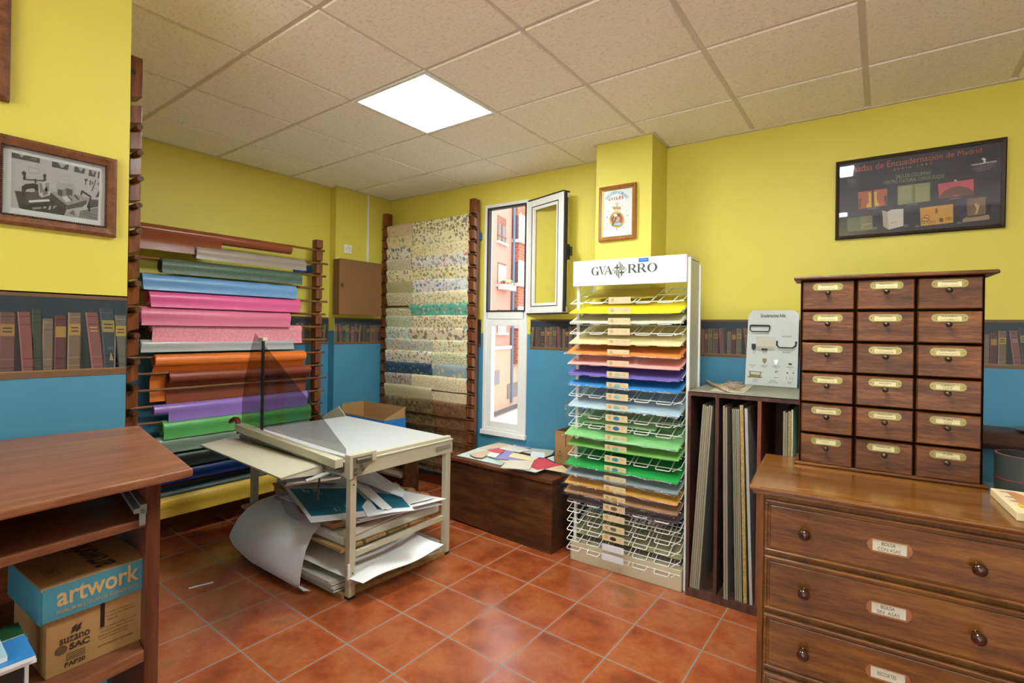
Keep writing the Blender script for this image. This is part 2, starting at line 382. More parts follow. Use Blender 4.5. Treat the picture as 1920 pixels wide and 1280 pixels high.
me = MB(W.M); me.box(CS0, CS1, CT, .02, 0, H); struct(me.build('wall_column', M_WALL, origin=(-1.4, 3.2, 0)))
# wall angle trim under the ceiling
me = MB(); z0, z1 = CEIL-.006, CEIL+.006
mw = MB(W.M); mw.box(-.1, 7.5, -.022, .0, z0, z1); mw.box(CS0-.022, CS1+.022, CT-.022, -.0, z0, z1); struct(mw.build('trim_1', M_TBAR))
me.box(LX, LX+.022, PY, 3.45, z0, z1); me.box(LX2, LX2+.022, 2.753, 3.45, z0, z1); struct(me.build('trim_2', M_TBAR))
me = MB(); me.box(PX, PX+.022, YF, PY, z0, z1); struct(me.build('trim_3', M_TBAR))
# tiled skirting
M_SKIRT = plain('skirting_tile', S(128, 66, 40), 0.3, nz=0.2, scale=12)
me = MB(W.M); me.box(0, WX1+.6, -.01, 0, 0, .085); me.box(CS1+.01, 7.0, -.01, 0, 0, .085); struct(me.build('baseboard_back', M_SKIRT))
me = MB(); me.box(LX, LX+.01, PY+.02, 2.77, 0, .085); me.box(LX2, LX2+.01, 2.78, 3.4, 0, .085); struct(me.build('baseboard_left', M_SKIRT))

# ------------------------------------------------------------------ printed border of old books round the walls
BK = [(.034,.170,0,(118,96,76),(160,128,70)), (.006,.10,0,(40,50,44),None), (.034,.172,.018,(132,78,72),None), (.040,.186,.016,(52,66,78),(140,124,66)),
      (.047,.165,.004,(98,98,84),(158,136,66)), (.021,.140,0,(66,64,50),(100,90,56)), (.041,.148,-.002,(134,84,82),None), (.034,.172,-.004,(112,64,60),(150,120,70)),
      (.021,.152,-.005,(52,60,46),(120,110,60)), (.023,.164,-.014,(142,116,76),None), (.012,.12,-.004,(48,58,48),None), (.022,.165,0,(104,72,62),None), (.028,.165,0,(90,66,58),None),
      (.038,.157,0,(64,64,66),(134,120,64)), (.022,.163,0,(142,98,72),None), (.022,.160,0,(128,74,62),(170,120,90)), (.032,.166,0,(106,102,68),None),
      (.036,.166,0,(112,74,66),(146,112,70)), (.030,.168,.012,(136,72,66),None), (.024,.176,.004,(58,68,56),None), (.026,.150,0,(120,98,80),None), (.030,.160,0,(96,52,50),(150,120,64))]
def border(name, P, a0, a1, start=0.0):
    """P(a, z, lift) -> point; one strip of printed wallpaper from a0 to a1"""
    m = MB(); Z0, Z1 = 1.314, 1.563
    m.face(rect(lambda a, b: P(a, b, .0012), a0, a1, Z0, Z1), col=S(38, 52, 62))
    m.face(rect(lambda a, b: P(a, b, .002), a0, a1, Z1-.014, Z1), col=S(112, 82, 54))
    m.face(rect(lambda a, b: P(a, b, .002), a0, a1, Z1-.004, Z1), col=S(140, 106, 70))
    m.face(rect(lambda a, b: P(a, b, .002), a0, a1, Z0, Z0+.022), col=S(116, 86, 58))
    m.face(rect(lambda a, b: P(a, b, .0022), a0, a1, Z0+.018, Z0+.022), col=S(150, 116, 78))
    m.face(rect(lambda a, b: P(a, b, .0016), a0, a1, Z0+.022, Z0+.13), col=S(40, 48, 44))
    x = a0-start; k = 0; zb = Z0+.022
    rnd = random.Random(3)
    while x < a1:
        w, h, ln, c, lab = BK[k % len(BK)]; k += 1
        xa, xb = max(x, a0), min(x+w-.002, a1)
        if xb-xa > .004:
            l = ln if xa == x and xb+abs(ln) < a1 else 0
            q = lambda a, b, lf=.0024: P(xa+(xb-xa)*a+l*(1-b)-(l if l > 0 else 0)*0, zb+h*b, lf)
            g_ = sum(c)/3; c = tuple(int(v*.72+g_*.28) for v in c); m.face([q(0, 0), q(1, 0), q(1, 1), q(0, 1)], col=S(*c))
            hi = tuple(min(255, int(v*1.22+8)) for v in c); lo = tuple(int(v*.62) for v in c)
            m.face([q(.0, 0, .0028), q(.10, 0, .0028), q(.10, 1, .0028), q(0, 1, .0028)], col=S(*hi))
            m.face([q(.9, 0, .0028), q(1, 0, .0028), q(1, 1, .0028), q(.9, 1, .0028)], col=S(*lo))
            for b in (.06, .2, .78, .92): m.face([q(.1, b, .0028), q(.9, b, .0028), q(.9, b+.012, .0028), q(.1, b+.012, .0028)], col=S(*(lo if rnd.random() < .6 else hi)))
            if lab: m.face([q(.08, .60, .003), q(.92, .60, .003), q(.92, .80, .003), q(.08, .80, .003)], col=S(*lab))
            if w > .03:
                g = (170, 146, 92) if not lab else (60, 52, 40)
                for b in (.72, .66): m.face([q(.22, b, .0033), q(.78, b, .0033), q(.78, b+.022, .0033), q(.22, b+.022, .0033)], col=S(*g))
                if xb-xa > .035:
                    m.face([q(.3, .3, .0032), q(.7, .3, .0032), q(.7, .36, .0032), q(.3, .36, .0032)], col=S(*hi))
                    m.face([q(.36, .12, .0032), q(.64, .12, .0032), q(.5, .26, .0032)], col=S(*(150, 130, 80)))
        x += w
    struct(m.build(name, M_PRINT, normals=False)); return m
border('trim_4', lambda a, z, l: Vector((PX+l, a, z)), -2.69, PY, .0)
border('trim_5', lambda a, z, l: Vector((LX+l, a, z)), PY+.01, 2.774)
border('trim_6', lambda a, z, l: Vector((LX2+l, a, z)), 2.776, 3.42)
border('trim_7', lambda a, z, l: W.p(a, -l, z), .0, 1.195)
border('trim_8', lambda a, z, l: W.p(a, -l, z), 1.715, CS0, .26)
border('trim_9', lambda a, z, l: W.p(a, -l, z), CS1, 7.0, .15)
# narrow end of the partition seen beside the near rack
# ------------------------------------------------------------------ window in the back wall
wr = thing('window_1', 'tall narrow white window with its upper sash swung open', 'window', W.p((WX0+WX1)/2, 0, WZ0)); wr['kind'] = 'structure'
del wr['category']
FW = .052
def wframe(z0, z1, t0=-.012, t1=.06, w=FW, a0=WX0-.012, a1=WX1+.012):
    m = MB(W.M)
    m.box(a0, a0+w, t0, t1, z0, z1); m.box(a1-w, a1, t0, t1, z0, z1); m.box(a0+w, a1-w, t0, t1, z1-w, z1); m.box(a0+w, a1-w, t0, t1, z0, z0+w); return m
wframe(WZ0-.012, WZ1+.02, w=.030).build('frame', M_WHITE, wr, bevel=.004)
MB(W.M).box(WX0+.03, WX1-.03, -.010, .06, 1.565, 1.630).build('transom', M_WHITE, wr, bevel=.004)
MB(W.M).box(WX0-.022, WX1+.022, -.03, .0, WZ0-.045, WZ0-.006).build('sill', M_WHITE, wr, bevel=.004)
wframe(WZ0+.014, 1.568, -.004, .05, .06, WX0+.016, WX1-.016).build('fixed_bead', M_WHITE, wr, bevel=.004)
MB(W.M).box(WX0+.05, WX1-.05, .022, .028, WZ0+.06, 1.55).build('fixed_pane', M_GLASS, wr)
g = wframe(1.626, WZ1-.008, -.012, .03, .016, WX0+.016, WX1-.004); g.build('gasket', M_RUB, wr)
hs = Vector((-2.402, 3.462, 0)); he = Vector((-1.985, 3.335, 0)); SF = Frame((hs.x, hs.y), math.atan2(he.y-hs.y, he.x-hs.x)); SL = (he-hs).length
def sash(a0, a1, z0, z1, t0, t1, w):
    m = MB(SF.M); m.box(a0, a0+w, t0, t1, z0, z1); m.box(a1-w, a1, t0, t1, z0, z1); m.box(a0+w, a1-w, t0, t1, z1-w, z1); m.box(a0+w, a1-w, t0, t1, z0, z0+w); return m
s1 = sash(0, SL, 1.612, 2.545, 0.0, .062, .062).build('sash', M_WHITE, wr, bevel=.005)
sash(.054, SL-.054, 1.666, 2.491, -.002, .02, .006).build('glazing_gasket', M_RUB, s1); sash(.060, SL-.060, 1.672, 2.485, .004, .02, .022).build('glazing_bead', M_WHITE, s1)
MB(SF.M).box(.06, SL-.06, .022, .028, 1.67, 2.49).build('sash_pane', M_GLASS, s1)
m = MB(SF.M); m.box(SL, SL+.012, .008, .03, 1.62, 2.54); m.box(0, SL+.004, -.004, .066, 2.545, 2.553); m.box(0, SL+.004, -.004, .066, 1.604, 1.612); m.build('sash_gasket', M_RUB, s1)
m = MB(SF.M); m.box(SL+.004, SL+.014, .034, .052, 1.66, 2.50); m.build('lock_strip', M_CHROME, s1)
m = MB(SF.M); m.box(SL+.012, SL+.022, .01, .055, 2.02, 2.14); m.box(SL+.02, SL+.04, .05, .066, 2.05, 2.12); m.build('handle', M_BLACK, s1, bevel=.003)

# ------------------------------------------------------------------ lit panels in the ceiling
lamp_lab = ['square white LED panel lit in the ceiling above the cutting table', 'square LED panel in the ceiling just above and ahead of the viewer', 'square LED panel in the ceiling over the back of the shop', 'square LED panel in the ceiling behind the near partition', 'square LED panel in the ceiling towards the right wall', 'square LED panel in the ceiling of the far right corner behind']
for k, (i, v) in enumerate(cells_light):
    x0, y1 = gx+.6*i+.004, gy-.6*v-.004; x1, y0 = x0+.592, y1-.592
    t = thing('ceiling_light', lamp_lab[k], 'ceiling light', ((x0+x1)/2, (y0+y1)/2, CEIL-.002))
    m = MB(); w = .022
    m.box(x0, x1, y0, y0+w, CEIL-.004, CEIL+.02); m.box(x0, x1, y1-w, y1, CEIL-.004, CEIL+.02); m.box(x0, x0+w, y0+w, y1-w, CEIL-.004, CEIL+.02); m.box(x1-w, x1, y0+w, y1-w, CEIL-.004, CEIL+.02)
    m.build('frame', M_WHITE, t)
    MB().box(x0+w, x1-w, y0+w, y1-w, CEIL, CEIL+.006).build('diffuser', M_LED, t)
# ================================================================== near rack on the partition (its end post)
def comb(m, F_, s, t0, t1, w, zs, z0, z1, nd=.04, nh=.042, top=True):
    """upright with slanted notches opening towards t0 (front); rods lie in the notches. Profile in t-z swept over s..s+w"""
    P = [(t1, z0), (t0, z0)]
    for z in sorted(zs): P += [(t0, z-.006), (t0+nd, z-.020), (t0+nd+.004, z-.002), (t0+nd*.6, z+.012), (t0, z+nh-.008)]
    P += [(t0, z1), (t1, z1)]
    # build from convex pieces: the back bar and one block between each two notches
    m.box(s, s+w, t0+nd+.002, t1, z0, z1)
    zz = sorted(zs); lo = z0
    for z in zz+[None]:
        if z is None: top_z = (z1, z1)
        else: top_z = (z-.008, z-.022)
        if top_z[0] > lo: 
            b0 = lo if lo == z0 else lo
            m.hull8([(s, t0, b0), (s+w, t0, b0), (s+w, t0+nd+.003, b0-(.012 if lo != z0 else 0)), (s, t0+nd+.003, b0-(.012 if lo != z0 else 0))],
                    [(s, t0, top_z[0]), (s+w, t0, top_z[0]), (s+w, t0+nd+.003, top_z[1]), (s, t0+nd+.003, top_z[1])])
        if z is not None: lo = z+nh-.016
RZ = [2.30-.1112*k for k in range(20)]                     # near rack rods
RC = Frame((-2.60, .80), PI)                               # s runs away from the post into the alcove, front faces +y
t = thing('paper_rack', 'dark wooden peg upright of a rack at the end of the near yellow wall', 'rack', (-2.62, .74, 0))
zs = [2.430-.1115*k for k in range(15)]
m = MB(RC.M); comb(m, RC, 0, 0, .075, .075, zs, 0, 2.625); m.build('post', M_RACK, t, bevel=.003)
m = MB(RC.M); comb(m, RC, 1.42, 0, .075, .06, zs, 0, 2.625); m.build('post', M_RACK, t, bevel=.003)
MB(RC.M).tube([(-.0015, .036, 2.555), (.0, .036, 2.555)], .011, 12).build('screw_hole', M_BLACK, t)
for k, z in enumerate(zs[1:]):
    e = -.035-.02*((k*37) % 5)/5
    MB(RC.M).tube([(e, .018, z-.002), (1.52, .018, z-.002)], .0125, 8).build('rod', M_ROD2, t, smooth=True)
for z in (.5, 2.1):
    MB(RC.M).box(.02, .07, .07, .225, z, z+.05).build('wall_bracket', M_RACK, t)
# one worn tag on a rod near the desk
m = MB(); q = RC.p(-.05, .012, zs[14]+.02); m.grid(lambda a, b: q+Vector((.0+.004*math.sin(3*b), .0+.045*a, -.085*b+.01*a)), 3, 4, thick=(.0015, 0, 0))
tag(m.build('paper_scrap', plain('manila_paper', S(176, 160, 128), .7)), 'scrap of manila paper hanging on a rod of the near rack just above the desk', 'paper scrap')

# ================================================================== rack of coloured rolls along the left wall
M_BLUE = plain('blue_bracket_paint', S(28, 96, 172), .45)
RA = Frame((-3.955, 1.13), PI/2)                           # s along +y, t into the wall (-x)
ta = thing('roll_rack', 'brown wooden rack of round rods holding coloured rolls along the left wall', 'rack', (-4.0, 1.85, 0))
za = [2.138-.1112*k for k in range(18)]
m = MB(RA.M); comb(m, RA, 1.375, 0, .075, .058, za, 0, 2.232); m.build('post', M_RACK, ta, bevel=.003)
m = MB(RA.M); comb(m, RA, -.03, 0, .075, .058, za, 0, 2.232); m.build('post', M_RACK, ta, bevel=.003)
for k, z in enumerate(za):
    MB(RA.M).tube([(-.06, .016, z+.003), (1.455+.035*((k*5) % 3)/2, .016, z+.003)], .0095, 8).build('rod', M_ROD, ta, smooth=True)
for s_ in (1.385, -.02):
    m = MB(RA.M); m.box(s_, s_+.04, .07, .2195, 1.955, 2.015); m.box(s_-.10, s_, .20, .2195, 1.955, 2.015); m.build('wall_bracket', M_BLUE, ta, bevel=.002)
def leather(name, c, rough=.38, emb=0.0, scale=60, var=.1):
    return plain(name, c, rough, nz=var, scale=scale, bump=emb)
def weave(name, c, k=90):
    t = NT(name); c1 = t.coords((k, k, k)); ck = t.add('ShaderNodeTexChecker'); ck.inputs['Scale'].default_value = 1; t.link(t.coords((0.0, k, k), rot=(.78, 0, 0)), ck.inputs['Vector'])
    t.link(t.mix(ck.outputs['Fac'], c, tuple(x*.86 for x in c[:3])+(1,)), t.b.inputs['Base Color']); t.set(Roughness=.4); t.bump(ck.outputs['Fac'], .3, .003); return t.m
def speckle(name, c, c2, sc=140):
    t = NT(name); n = t.noise(t.coords(), sc, 3, .7); t.link(t.ramp(n, [(.42, c), (.62, c2)]), t.b.inputs['Base Color']); t.set(Roughness=.45); t.bump(n, .4, .003); return t.m
def roll(k, y0, y1, r, flap, mat, label, dz=0.0, fy=None, fin=0.0, back=0, gap=0.0):
    """roll on rod k: tube hung on the rod, loose end hanging over its front by `flap` metres (from the tube's middle)"""
    zc = za[k]+.012-r+dz; xc = RA.O.x-.010; n = 20
    m = MB(); ri = r*.62
    ring = [(math.cos(2*PI*j/n), math.sin(2*PI*j/n)) for j in range(n)]
    v = []
    for (rr, y) in ((r, y0), (r, y1), (ri, y1), (ri, y0)): v += [(xc+rr*c, y, zc+rr*s) for c, s in ring]
    f = []
    for q in range(4):
        a, b = q*n, ((q+1) % 4)*n; f += [(a+j, a+(j+1) % n, b+(j+1) % n, b+j) for j in range(n)]
    m.add(v, f)
    # second turn of the sheet seen on the end as a spiral step
    for y, d in ((y0, -1), (y1, 1)):
        rr = r*.82; v = []
        for (q, yy) in ((rr, y), (rr, y+d*.003), (rr*.93, y+d*.003), (rr*.93, y)): v += [(xc+q*c, yy, zc+q*s) for c, s in ring]
        m.add(v, f)
    if flap > 0:
        f0, f1 = fy if fy else (y0, y1)
        prof = [(r*math.cos(a)+.0015, r*math.sin(a)) for a in [PI*.5-PI*.5*i/6 for i in range(7)]]
        L = flap; steps = 6
        for i in range(1, steps+1):
            q = i/steps; prof.append((r+.0015-fin*min(1, q*2.3)-.004*math.sin(q*PI), -L*q))
        def P(a, b):
            x, z = prof[int(round(b*(len(prof)-1)))]; wv = .002*math.sin(a*5+k)
            return Vector((xc+x+wv*(b > .55), f0+(f1-f0)*a+.004*math.sin(b*4+k)*(1-2*a), zc+z))
        m.grid(P, 10, len(prof)-1, thick=(-.0016, 0, 0))
    o = m.build('binding_cloth_roll', mat, smooth=True, origin=(xc, (y0+y1)/2, zc-r))
    return tag(o, label, 'roll', 'rolls of binding cloth')
roll(0, 1.20, 2.265, .040, .135, leather('brown_leather', S(134, 66, 34), .3, .2), 'long brown leather roll, topmost on the rod rack', fy=(1.20, 1.72), fin=.018)
roll(1, 1.545, 2.385, .044, .05, leather('taupe_cloth', S(150, 136, 124), .4), 'taupe roll below the brown one, starting a third of the way along')
roll(2, 1.335, 2.345, .050, .055, speckle('dark_green_cloth', S(64, 82, 70), S(92, 110, 96)), 'mottled dark green roll between the taupe and the sky blue rolls')
roll(3, 1.225, 2.30, .052, .06, leather('sky_blue_cloth', S(104, 150, 198), .38), 'sky blue roll directly under the dark green one')
roll(4, 1.265, 2.335, .054, .06, leather('hot_pink_cloth', S(220, 92, 148), .4, .2, 120), 'hot pink roll, upper of the pink ones')
roll(5, 1.215, 2.25, .056, .07, leather('rose_pink_cloth', S(216, 112, 146), .4), 'rose pink roll between the hot pink and the pale pink rolls')
roll(6, 1.285, 2.365, .030, .115, speckle('pale_pink_cloth', S(226, 134, 150), S(240, 160, 172), 90), 'pale pink grained cloth hanging flat, lowest of the pink rolls')
roll(7, 1.225, 2.29, .034, .05, leather('silver_cloth', S(172, 172, 172), .3), 'silver grey roll under the pale pink one')
roll(8, 1.305, 2.40, .044, .285, weave('orange_weave', S(238, 124, 44)), 'orange roll embossed with a fine weave, loose end hanging long', fin=.095, dz=.012)
roll(9, 1.395, 2.445, .040, .185, leather('rust_cloth', S(136, 62, 36), .42), 'rust brown cloth hanging in front of the orange one', dz=.0, fin=.076)
roll(11, 1.305, 2.425, .036, .085, leather('violet_cloth', S(146, 114, 190), .32), 'violet roll between the rust and the green rolls', fy=(1.385, 2.425))
roll(12, 1.355, 2.45, .050, .075, leather('bright_green_cloth', S(92, 172, 92), .4), 'bright green roll behind the smoked blade guard')
roll(13, 1.32, 2.44, .048, .06, leather('sage_cloth', S(124, 142, 124), .34), 'sage grey roll directly under the bright green one')
roll(14, 1.36, 2.44, .048, .06, leather('black_cloth', S(38, 44, 42), .3, .2, 90), 'black grained roll between the sage and the navy rolls')
roll(15, 1.33, 2.42, .050, .045, leather('navy_cloth', S(28, 44, 92), .28), 'navy blue roll below the black one')
roll(16, 1.33, 2.42, .030, .12, leather('slate_green_cloth', S(70, 82, 72), .4), 'slate green cloth behind the lowest bare rod', dz=-.045, fin=.02)
roll(17, 1.33, 2.15, .060, .08, leather('mustard_cloth', S(216, 174, 62), .4), 'mustard yellow roll, lowest on the rod rack', dz=.04)

# ================================================================== rack of patterned papers on the back wall
RB = Frame((-4.045, 3.285), 0.0305)
tb = thing('paper_rack', 'tall wooden rack draped with patterned papers left of the window', 'rack', (-3.45, 3.35, 0))
zb = [2.464-.1115*k for k in range(21)]
m = MB(RB.M); comb(m, RB, 0, 0, .075, .056, zb, 0, 2.615); m.build('post', M_RACK, tb, bevel=.003)
m = MB(RB.M); comb(m, RB, 1.118, 0, .075, .056, zb, 0, 2.615); m.build('post', M_RACK, tb, bevel=.003)
for k, z in enumerate(zb): MB(RB.M).tube([(-.02, .016, z+.002), (1.185+.012*((k*7) % 3), .016, z+.002)], .0085, 8).build('rod', M_ROD2, tb, smooth=True)
for s_ in (.01, 1.125):
    m = MB(RB.M); m.box(s_, s_+.035, .07, .16, 2.27, 2.335); m.box(s_, s_+.09, .145, .16, 2.27, 2.335); m.build('wall_bracket', M_BLUE, tb, bevel=.002)
CR = S(232, 220, 176); CR2 = S(222, 212, 170); WH = S(224, 222, 210)
k1 = lambda *c: [S(*x) for x in c]
PAPERS = [ # rod, from, to, base, colours, cell, thr, dist, fine, label
 (0, 0, .33, S(206, 186, 152), k1((186,164,130),(170,140,116),(196,150,120)), .05, .34, .6, 0, 'beige paper with faint butterflies, top left of the papers'),
 (0, .335, 1, CR, k1((70,58,48),(96,78,58),(140,120,90),(58,70,72)), .05, .44, .9, 1, 'cream paper with dark figures, top right of the papers'),
 (1, 0, .34, CR2, k1((214,150,128),(150,160,110),(224,180,150),(120,140,100)), .07, .48, .9, 1, 'cream paper with pink roses, second down on the left'),
 (1, .345, 1, CR, k1((80,66,56),(64,96,130),(110,100,84),(130,40,50),(120,140,130)), .045, .40, .9, 1, 'cream paper with small brown and blue figures, second down on the right'),
 (2, 0, .31, WH, k1((96,36,44),(60,80,54),(208,180,70),(120,52,50)), .06, .46, .9, 1, 'white paper with dark red roses, third down on the left'),
 (2, .315, 1, CR, k1((168,44,40),(92,120,58),(140,140,70),(176,60,50)), .026, .38, .6, 1, 'cream paper with red peppers and leaves, third down on the right'),
 (3, 0, .33, S(214, 206, 176), k1((110,130,140),(150,140,110),(120,118,100)), .018, .36, .8, 1, 'greyish paper with small blue script, fourth down on the left'),
 (3, .335, 1, WH, k1((120,112,112),(180,70,70),(70,66,66),(150,140,136)), .06, .46, 1.0, 1, 'white paper with red and grey fashion prints, fourth down on the right'),
 (4, 0, .35, CR, k1((60,90,130),(140,70,50),(70,60,56)), .04, .40, .6, 0, 'cream paper with blue bottles, fifth down on the left'),
 (4, .355, 1, CR, k1((110,140,60),(176,60,40),(120,140,170),(210,180,60),(100,120,60)), .055, .42, .8, 1, 'cream paper with fruit and vegetables, fifth down on the right'),
 (5, 0, .345, S(192, 182, 136), k1((150,140,96),(110,104,70),(170,160,120)), .010, .42, .6, 1, 'tan paper with dense tiny speckles, sixth down on the left'),
 (5, .35, 1, S(222, 222, 220), k1((48,60,100),(150,120,96),(90,100,120),(190,180,170)), .055, .44, 1.0, 1, 'white paper with navy birds, sixth down on the right'),
 (6, 0, .35, CR2, k1((130,110,80),(150,130,96)), .022, .40, .8, 1, 'cream paper with small brown flowers, seventh down on the left'),
 (6, .355, 1, CR, k1((80,150,130),(180,110,60),(130,90,60),(120,160,180)), .035, .40, .8, 1, 'cream paper with teddies and teal squares, seventh down on the right'),
 (7, .31, 1, S(92, 176, 150), k1((110,60,110),(220,200,190),(170,60,60),(70,150,140),(200,160,120)), .05, .40, .9, 1, 'turquoise paper with little figures on the right half'),
 (7.35, 0, .33, CR2, k1((130,112,84),(110,100,80)), .024, .40, .8, 1, 'cream paper hanging behind the bare rod left of the turquoise one'),
 (8, 0, .35, S(196, 204, 166), k1((110,130,110),(80,96,96),(140,150,120)), .024, .34, .6, 0, 'pale green paper with small sprigs, left below the bare rod'),
 (8, .355, 1, CR, k1((150,120,84),(120,96,64),(90,90,110),(170,140,90)), .045, .40, .8, 1, 'cream paper with brown animals, right below the turquoise one'),
 (9, 0, .315, S(214, 222, 198), k1((90,100,110),(150,110,90),(60,70,90),(180,70,70)), .035, .36, .8, 0, 'mint paper with little birds, left of the toy prints'),
 (9, .32, 1, S(226, 212, 180), k1((150,96,50),(96,62,40),(60,130,140),(120,80,50)), .075, .46, .9, 1, 'cream paper with brown vintage toys and a blue square'),
 (10, 0, .61, S(206, 206, 186), k1((140,170,176),(214,180,130),(170,180,170),(200,150,110)), .045, .52, 1.1, 1, 'pastel watercolour paper of blue and orange petals on the left'),
 (10, .615, 1, S(232, 226, 190), k1((190,90,100),(120,140,60),(210,150,60),(140,150,110)), .04, .40, .9, 1, 'cream paper with pink flowers, right of the pastel petals'),
 (11, 0, .60, S(234, 226, 198), k1((70,110,160),(170,70,50),(190,150,60),(150,60,60)), .045, .38, .7, 0, 'cream paper with blue and red butterflies on the left'),
 (11, .605, 1, S(228, 224, 184), k1((110,130,70),(140,150,100),(80,110,80)), .022, .40, .9, 1, 'cream paper with green vines, right of the butterflies'),
 (12, 0, .60, S(52, 74, 98), k1((90,130,170),(180,180,130),(34,52,78),(120,150,120)), .05, .40, .9, 1, 'navy paper with peacocks on the left'),
 (12, .605, 1, S(150, 166, 178), k1((220,206,140),(170,180,186),(200,180,120)), .10, .30, .5, 0, 'grey blue paper with a pale moon, right of the peacocks'),
 (13, 0, .345, S(196, 180, 158), k1((66,54,76),(96,84,80),(130,110,110)), .04, .44, .9, 1, 'beige paper with dark purple figures, left of the berries'),
 (13, .35, 1, S(232, 218, 178), k1((168,50,44),(70,84,60),(186,80,60)), .015, .36, .35, 0, 'cream paper dotted with red berries, hanging behind a bare rod'),
 (15, 0, .62, S(124, 104, 66), k1((70,58,40),(96,84,56),(60,80,84),(150,130,80)), .06, .50, 1.1, 1, 'long olive brown camouflage paper, lowest on the left'),
 (15, .625, 1, S(130, 92, 62), k1((100,66,44),(150,112,78),(90,60,40)), .05, .46, 1.3, 1, 'long brown paper with medallions, lowest on the right'),
]
HANG = {0: .2}
def drape(k, a, b, mat, label, length=.20, lift=0.0):
    z = zb[0]-.1115*k; s0, s1 = .066+1.046*a, 0.066+1.046*b+.002; r = .021
    prof = [(.016+.045, z-.06), (.016+r+.01, z-.03), (.016+r, z)] + [(.016+r*math.cos(x), z+.002+r*math.sin(x)) for x in (.5, 1.1, PI/2, 2.1, 2.7)] + [(.016-r, z-.004)]
    n = 6
    for i in range(1, n+1):
        q = i/n; prof.append((.016-r-.002*math.sin(min(1, q*1.8)*PI*.55)+(.050*q if length < .35 else .050*min(1, q*3.4)), z-.004-length*q))
    rd = random.Random(int(k*10+a*100)); ph = rd.random()*6; sk = (rd.random()-.5)*.006
    def P(x, y):
        t_, zz = prof[int(round(y*(len(prof)-1)))]
        return RB.p(s0+(s1-s0)*x+sk*y, t_+.0018*math.sin(x*7+ph)*(y > .5), zz+.003*math.sin(x*4+ph))
    mm = MB(); mm.grid(P, 8, len(prof)-1, thick=(0.0, -.0009, 0.0003))
    o = mm.build('patterned_paper', mat, smooth=True)
    return tag(o, label, 'patterned paper', 'patterned papers on the rack')
for i, (k, a, b, base, cols, cell, thr, dist, fine, label) in enumerate(PAPERS):
    mt = pattern('pattern_%02d' % i, base, cols, cell*.64, thr, dist, fine, seed=i*1.37)
    drape(k, a, b, mt, label, {13: .29, 15: .64, 7.35: .12}.get(k, .19) if not (k == 13 and a == 0) else .19)
mt = NT('diagonal_dots'); wv = mt.add('ShaderNodeTexWave'); wv.inputs['Scale'].default_value = 26; mt.link(mt.coords((1, 0, 1), rot=(0, .7, 0)), wv.inputs['Vector'])
mt.link(mt.ramp(wv.outputs['Fac'], [(.35, S(232, 222, 180)), (.6, S(150, 140, 100))]), mt.b.inputs['Base Color']); mt.set(Roughness=.55)
drape(14, -.01, .605, mt.m, 'cream paper with diagonal stripes, just above the camouflage one')

# ================================================================== things on the left wall pier
G = Frame((LX2, 2.775), PI/2)
t = thing('fuse_box', 'brown metal box with a small brass knob on the wall above the book border', 'fuse box', (LX2+.06, 3.05, 1.59))
MB().box(LX2, -3.995, 2.752, 3.225, 1.592, 2.100).build('body', plain('brown_enamel', S(112, 78, 44), .5, nz=.05), t, bevel=.004)
MB().box(-3.995, -3.983, 2.752, 3.228, 1.590, 2.103).build('door', plain('brown_enamel_door', S(128, 88, 52), .5, nz=.05), t, bevel=.003)
MB().lathe([(0, 0), (.006, 0), (.006, .012), (.013, .016), (.014, .024), (.008, .031), (0, .032)], (-3.983, 2.775, 1.865), (1, 0, 0)).build('knob', M_BRASS, t, smooth=True)
t = thing('wall_socket', 'white telephone socket on the yellow wall above the brown metal box', 'socket', (LX2, 2.9, 2.17))
MB().box(LX2, LX2+.012, 2.862, 2.944, 2.172, 2.252).build('plate', M_WHITE, t, bevel=.003)
m = MB(); x = LX2+.0125; m.tube([(x, 2.88, 2.19), (x, 2.926, 2.19), (x, 2.926, 2.234), (x, 2.88, 2.234)], .002, 4, closed=True)
m.tube([(x, 2.893+.012*math.cos(a)+.01, 2.212+.012*math.sin(a)) for a in [i*.5-.4 for i in range(9)]], .002, 4); m.build('insert', plain('grey_plastic', S(150, 150, 140), .5), t)
tag(MB().box(LX2, LX2+.014, 3.118, 3.138, 2.103, CEIL-.006).build('cable_conduit', M_WHITE, bevel=.002), 'thin white cable trunking running up the wall to the ceiling', 'conduit')
# ================================================================== guillotine table
t = thing('paper_cutter', 'large cream steel guillotine table with a smoked blade guard', 'paper cutter', (-2.9, 2.05, 0))
LG = [(-2.323, 1.700), (-2.303, 2.420), (-3.44, 1.735), (-3.42, 2.455)]
for i, (x, y) in enumerate(LG):
    m = MB(); w = .020; m.box(x-w, x+w, y-w, y+w, .012, .672); m.build('leg', M_CREAM, t, bevel=.003)
    MB().box(x-w-.001, x+w+.001, y-w-.001, y+w+.001, 0, .014).build('foot_cap', M_BLACK, t)
m = MB()
m.hull8([(-3.48, 1.665, .662), (-2.300, 1.665, .662), (-2.278, 2.452, .662), (-3.46, 2.49, .662)], [(-3.48, 1.665, .742), (-2.300, 1.665, .742), (-2.278, 2.452, .742), (-3.46, 2.49, .742)])
m.build('apron', M_CREAM, t, bevel=.004)
m = MB(); m.hull8([(-2.315, 1.69, .742), (-2.292, 1.69, .742), (-2.272, 2.45, .742), (-2.295, 2.45, .742)], [(-2.315, 1.69, .752), (-2.292, 1.69, .752), (-2.272, 2.45, .752), (-2.295, 2.45, .752)]); m.build('side_rail', M_CREAM, t, bevel=.002)
m = MB(); m.hull8([(-2.338, 1.70, .75), (-2.304, 1.70, .75), (-2.282, 2.44, .75), (-2.316, 2.44, .75)], [(-2.338, 1.70, .772), (-2.304, 1.70, .772), (-2.282, 2.44, .772), (-2.316, 2.44, .772)]); m.build('measuring_rail', M_CREAM, t, bevel=.004)
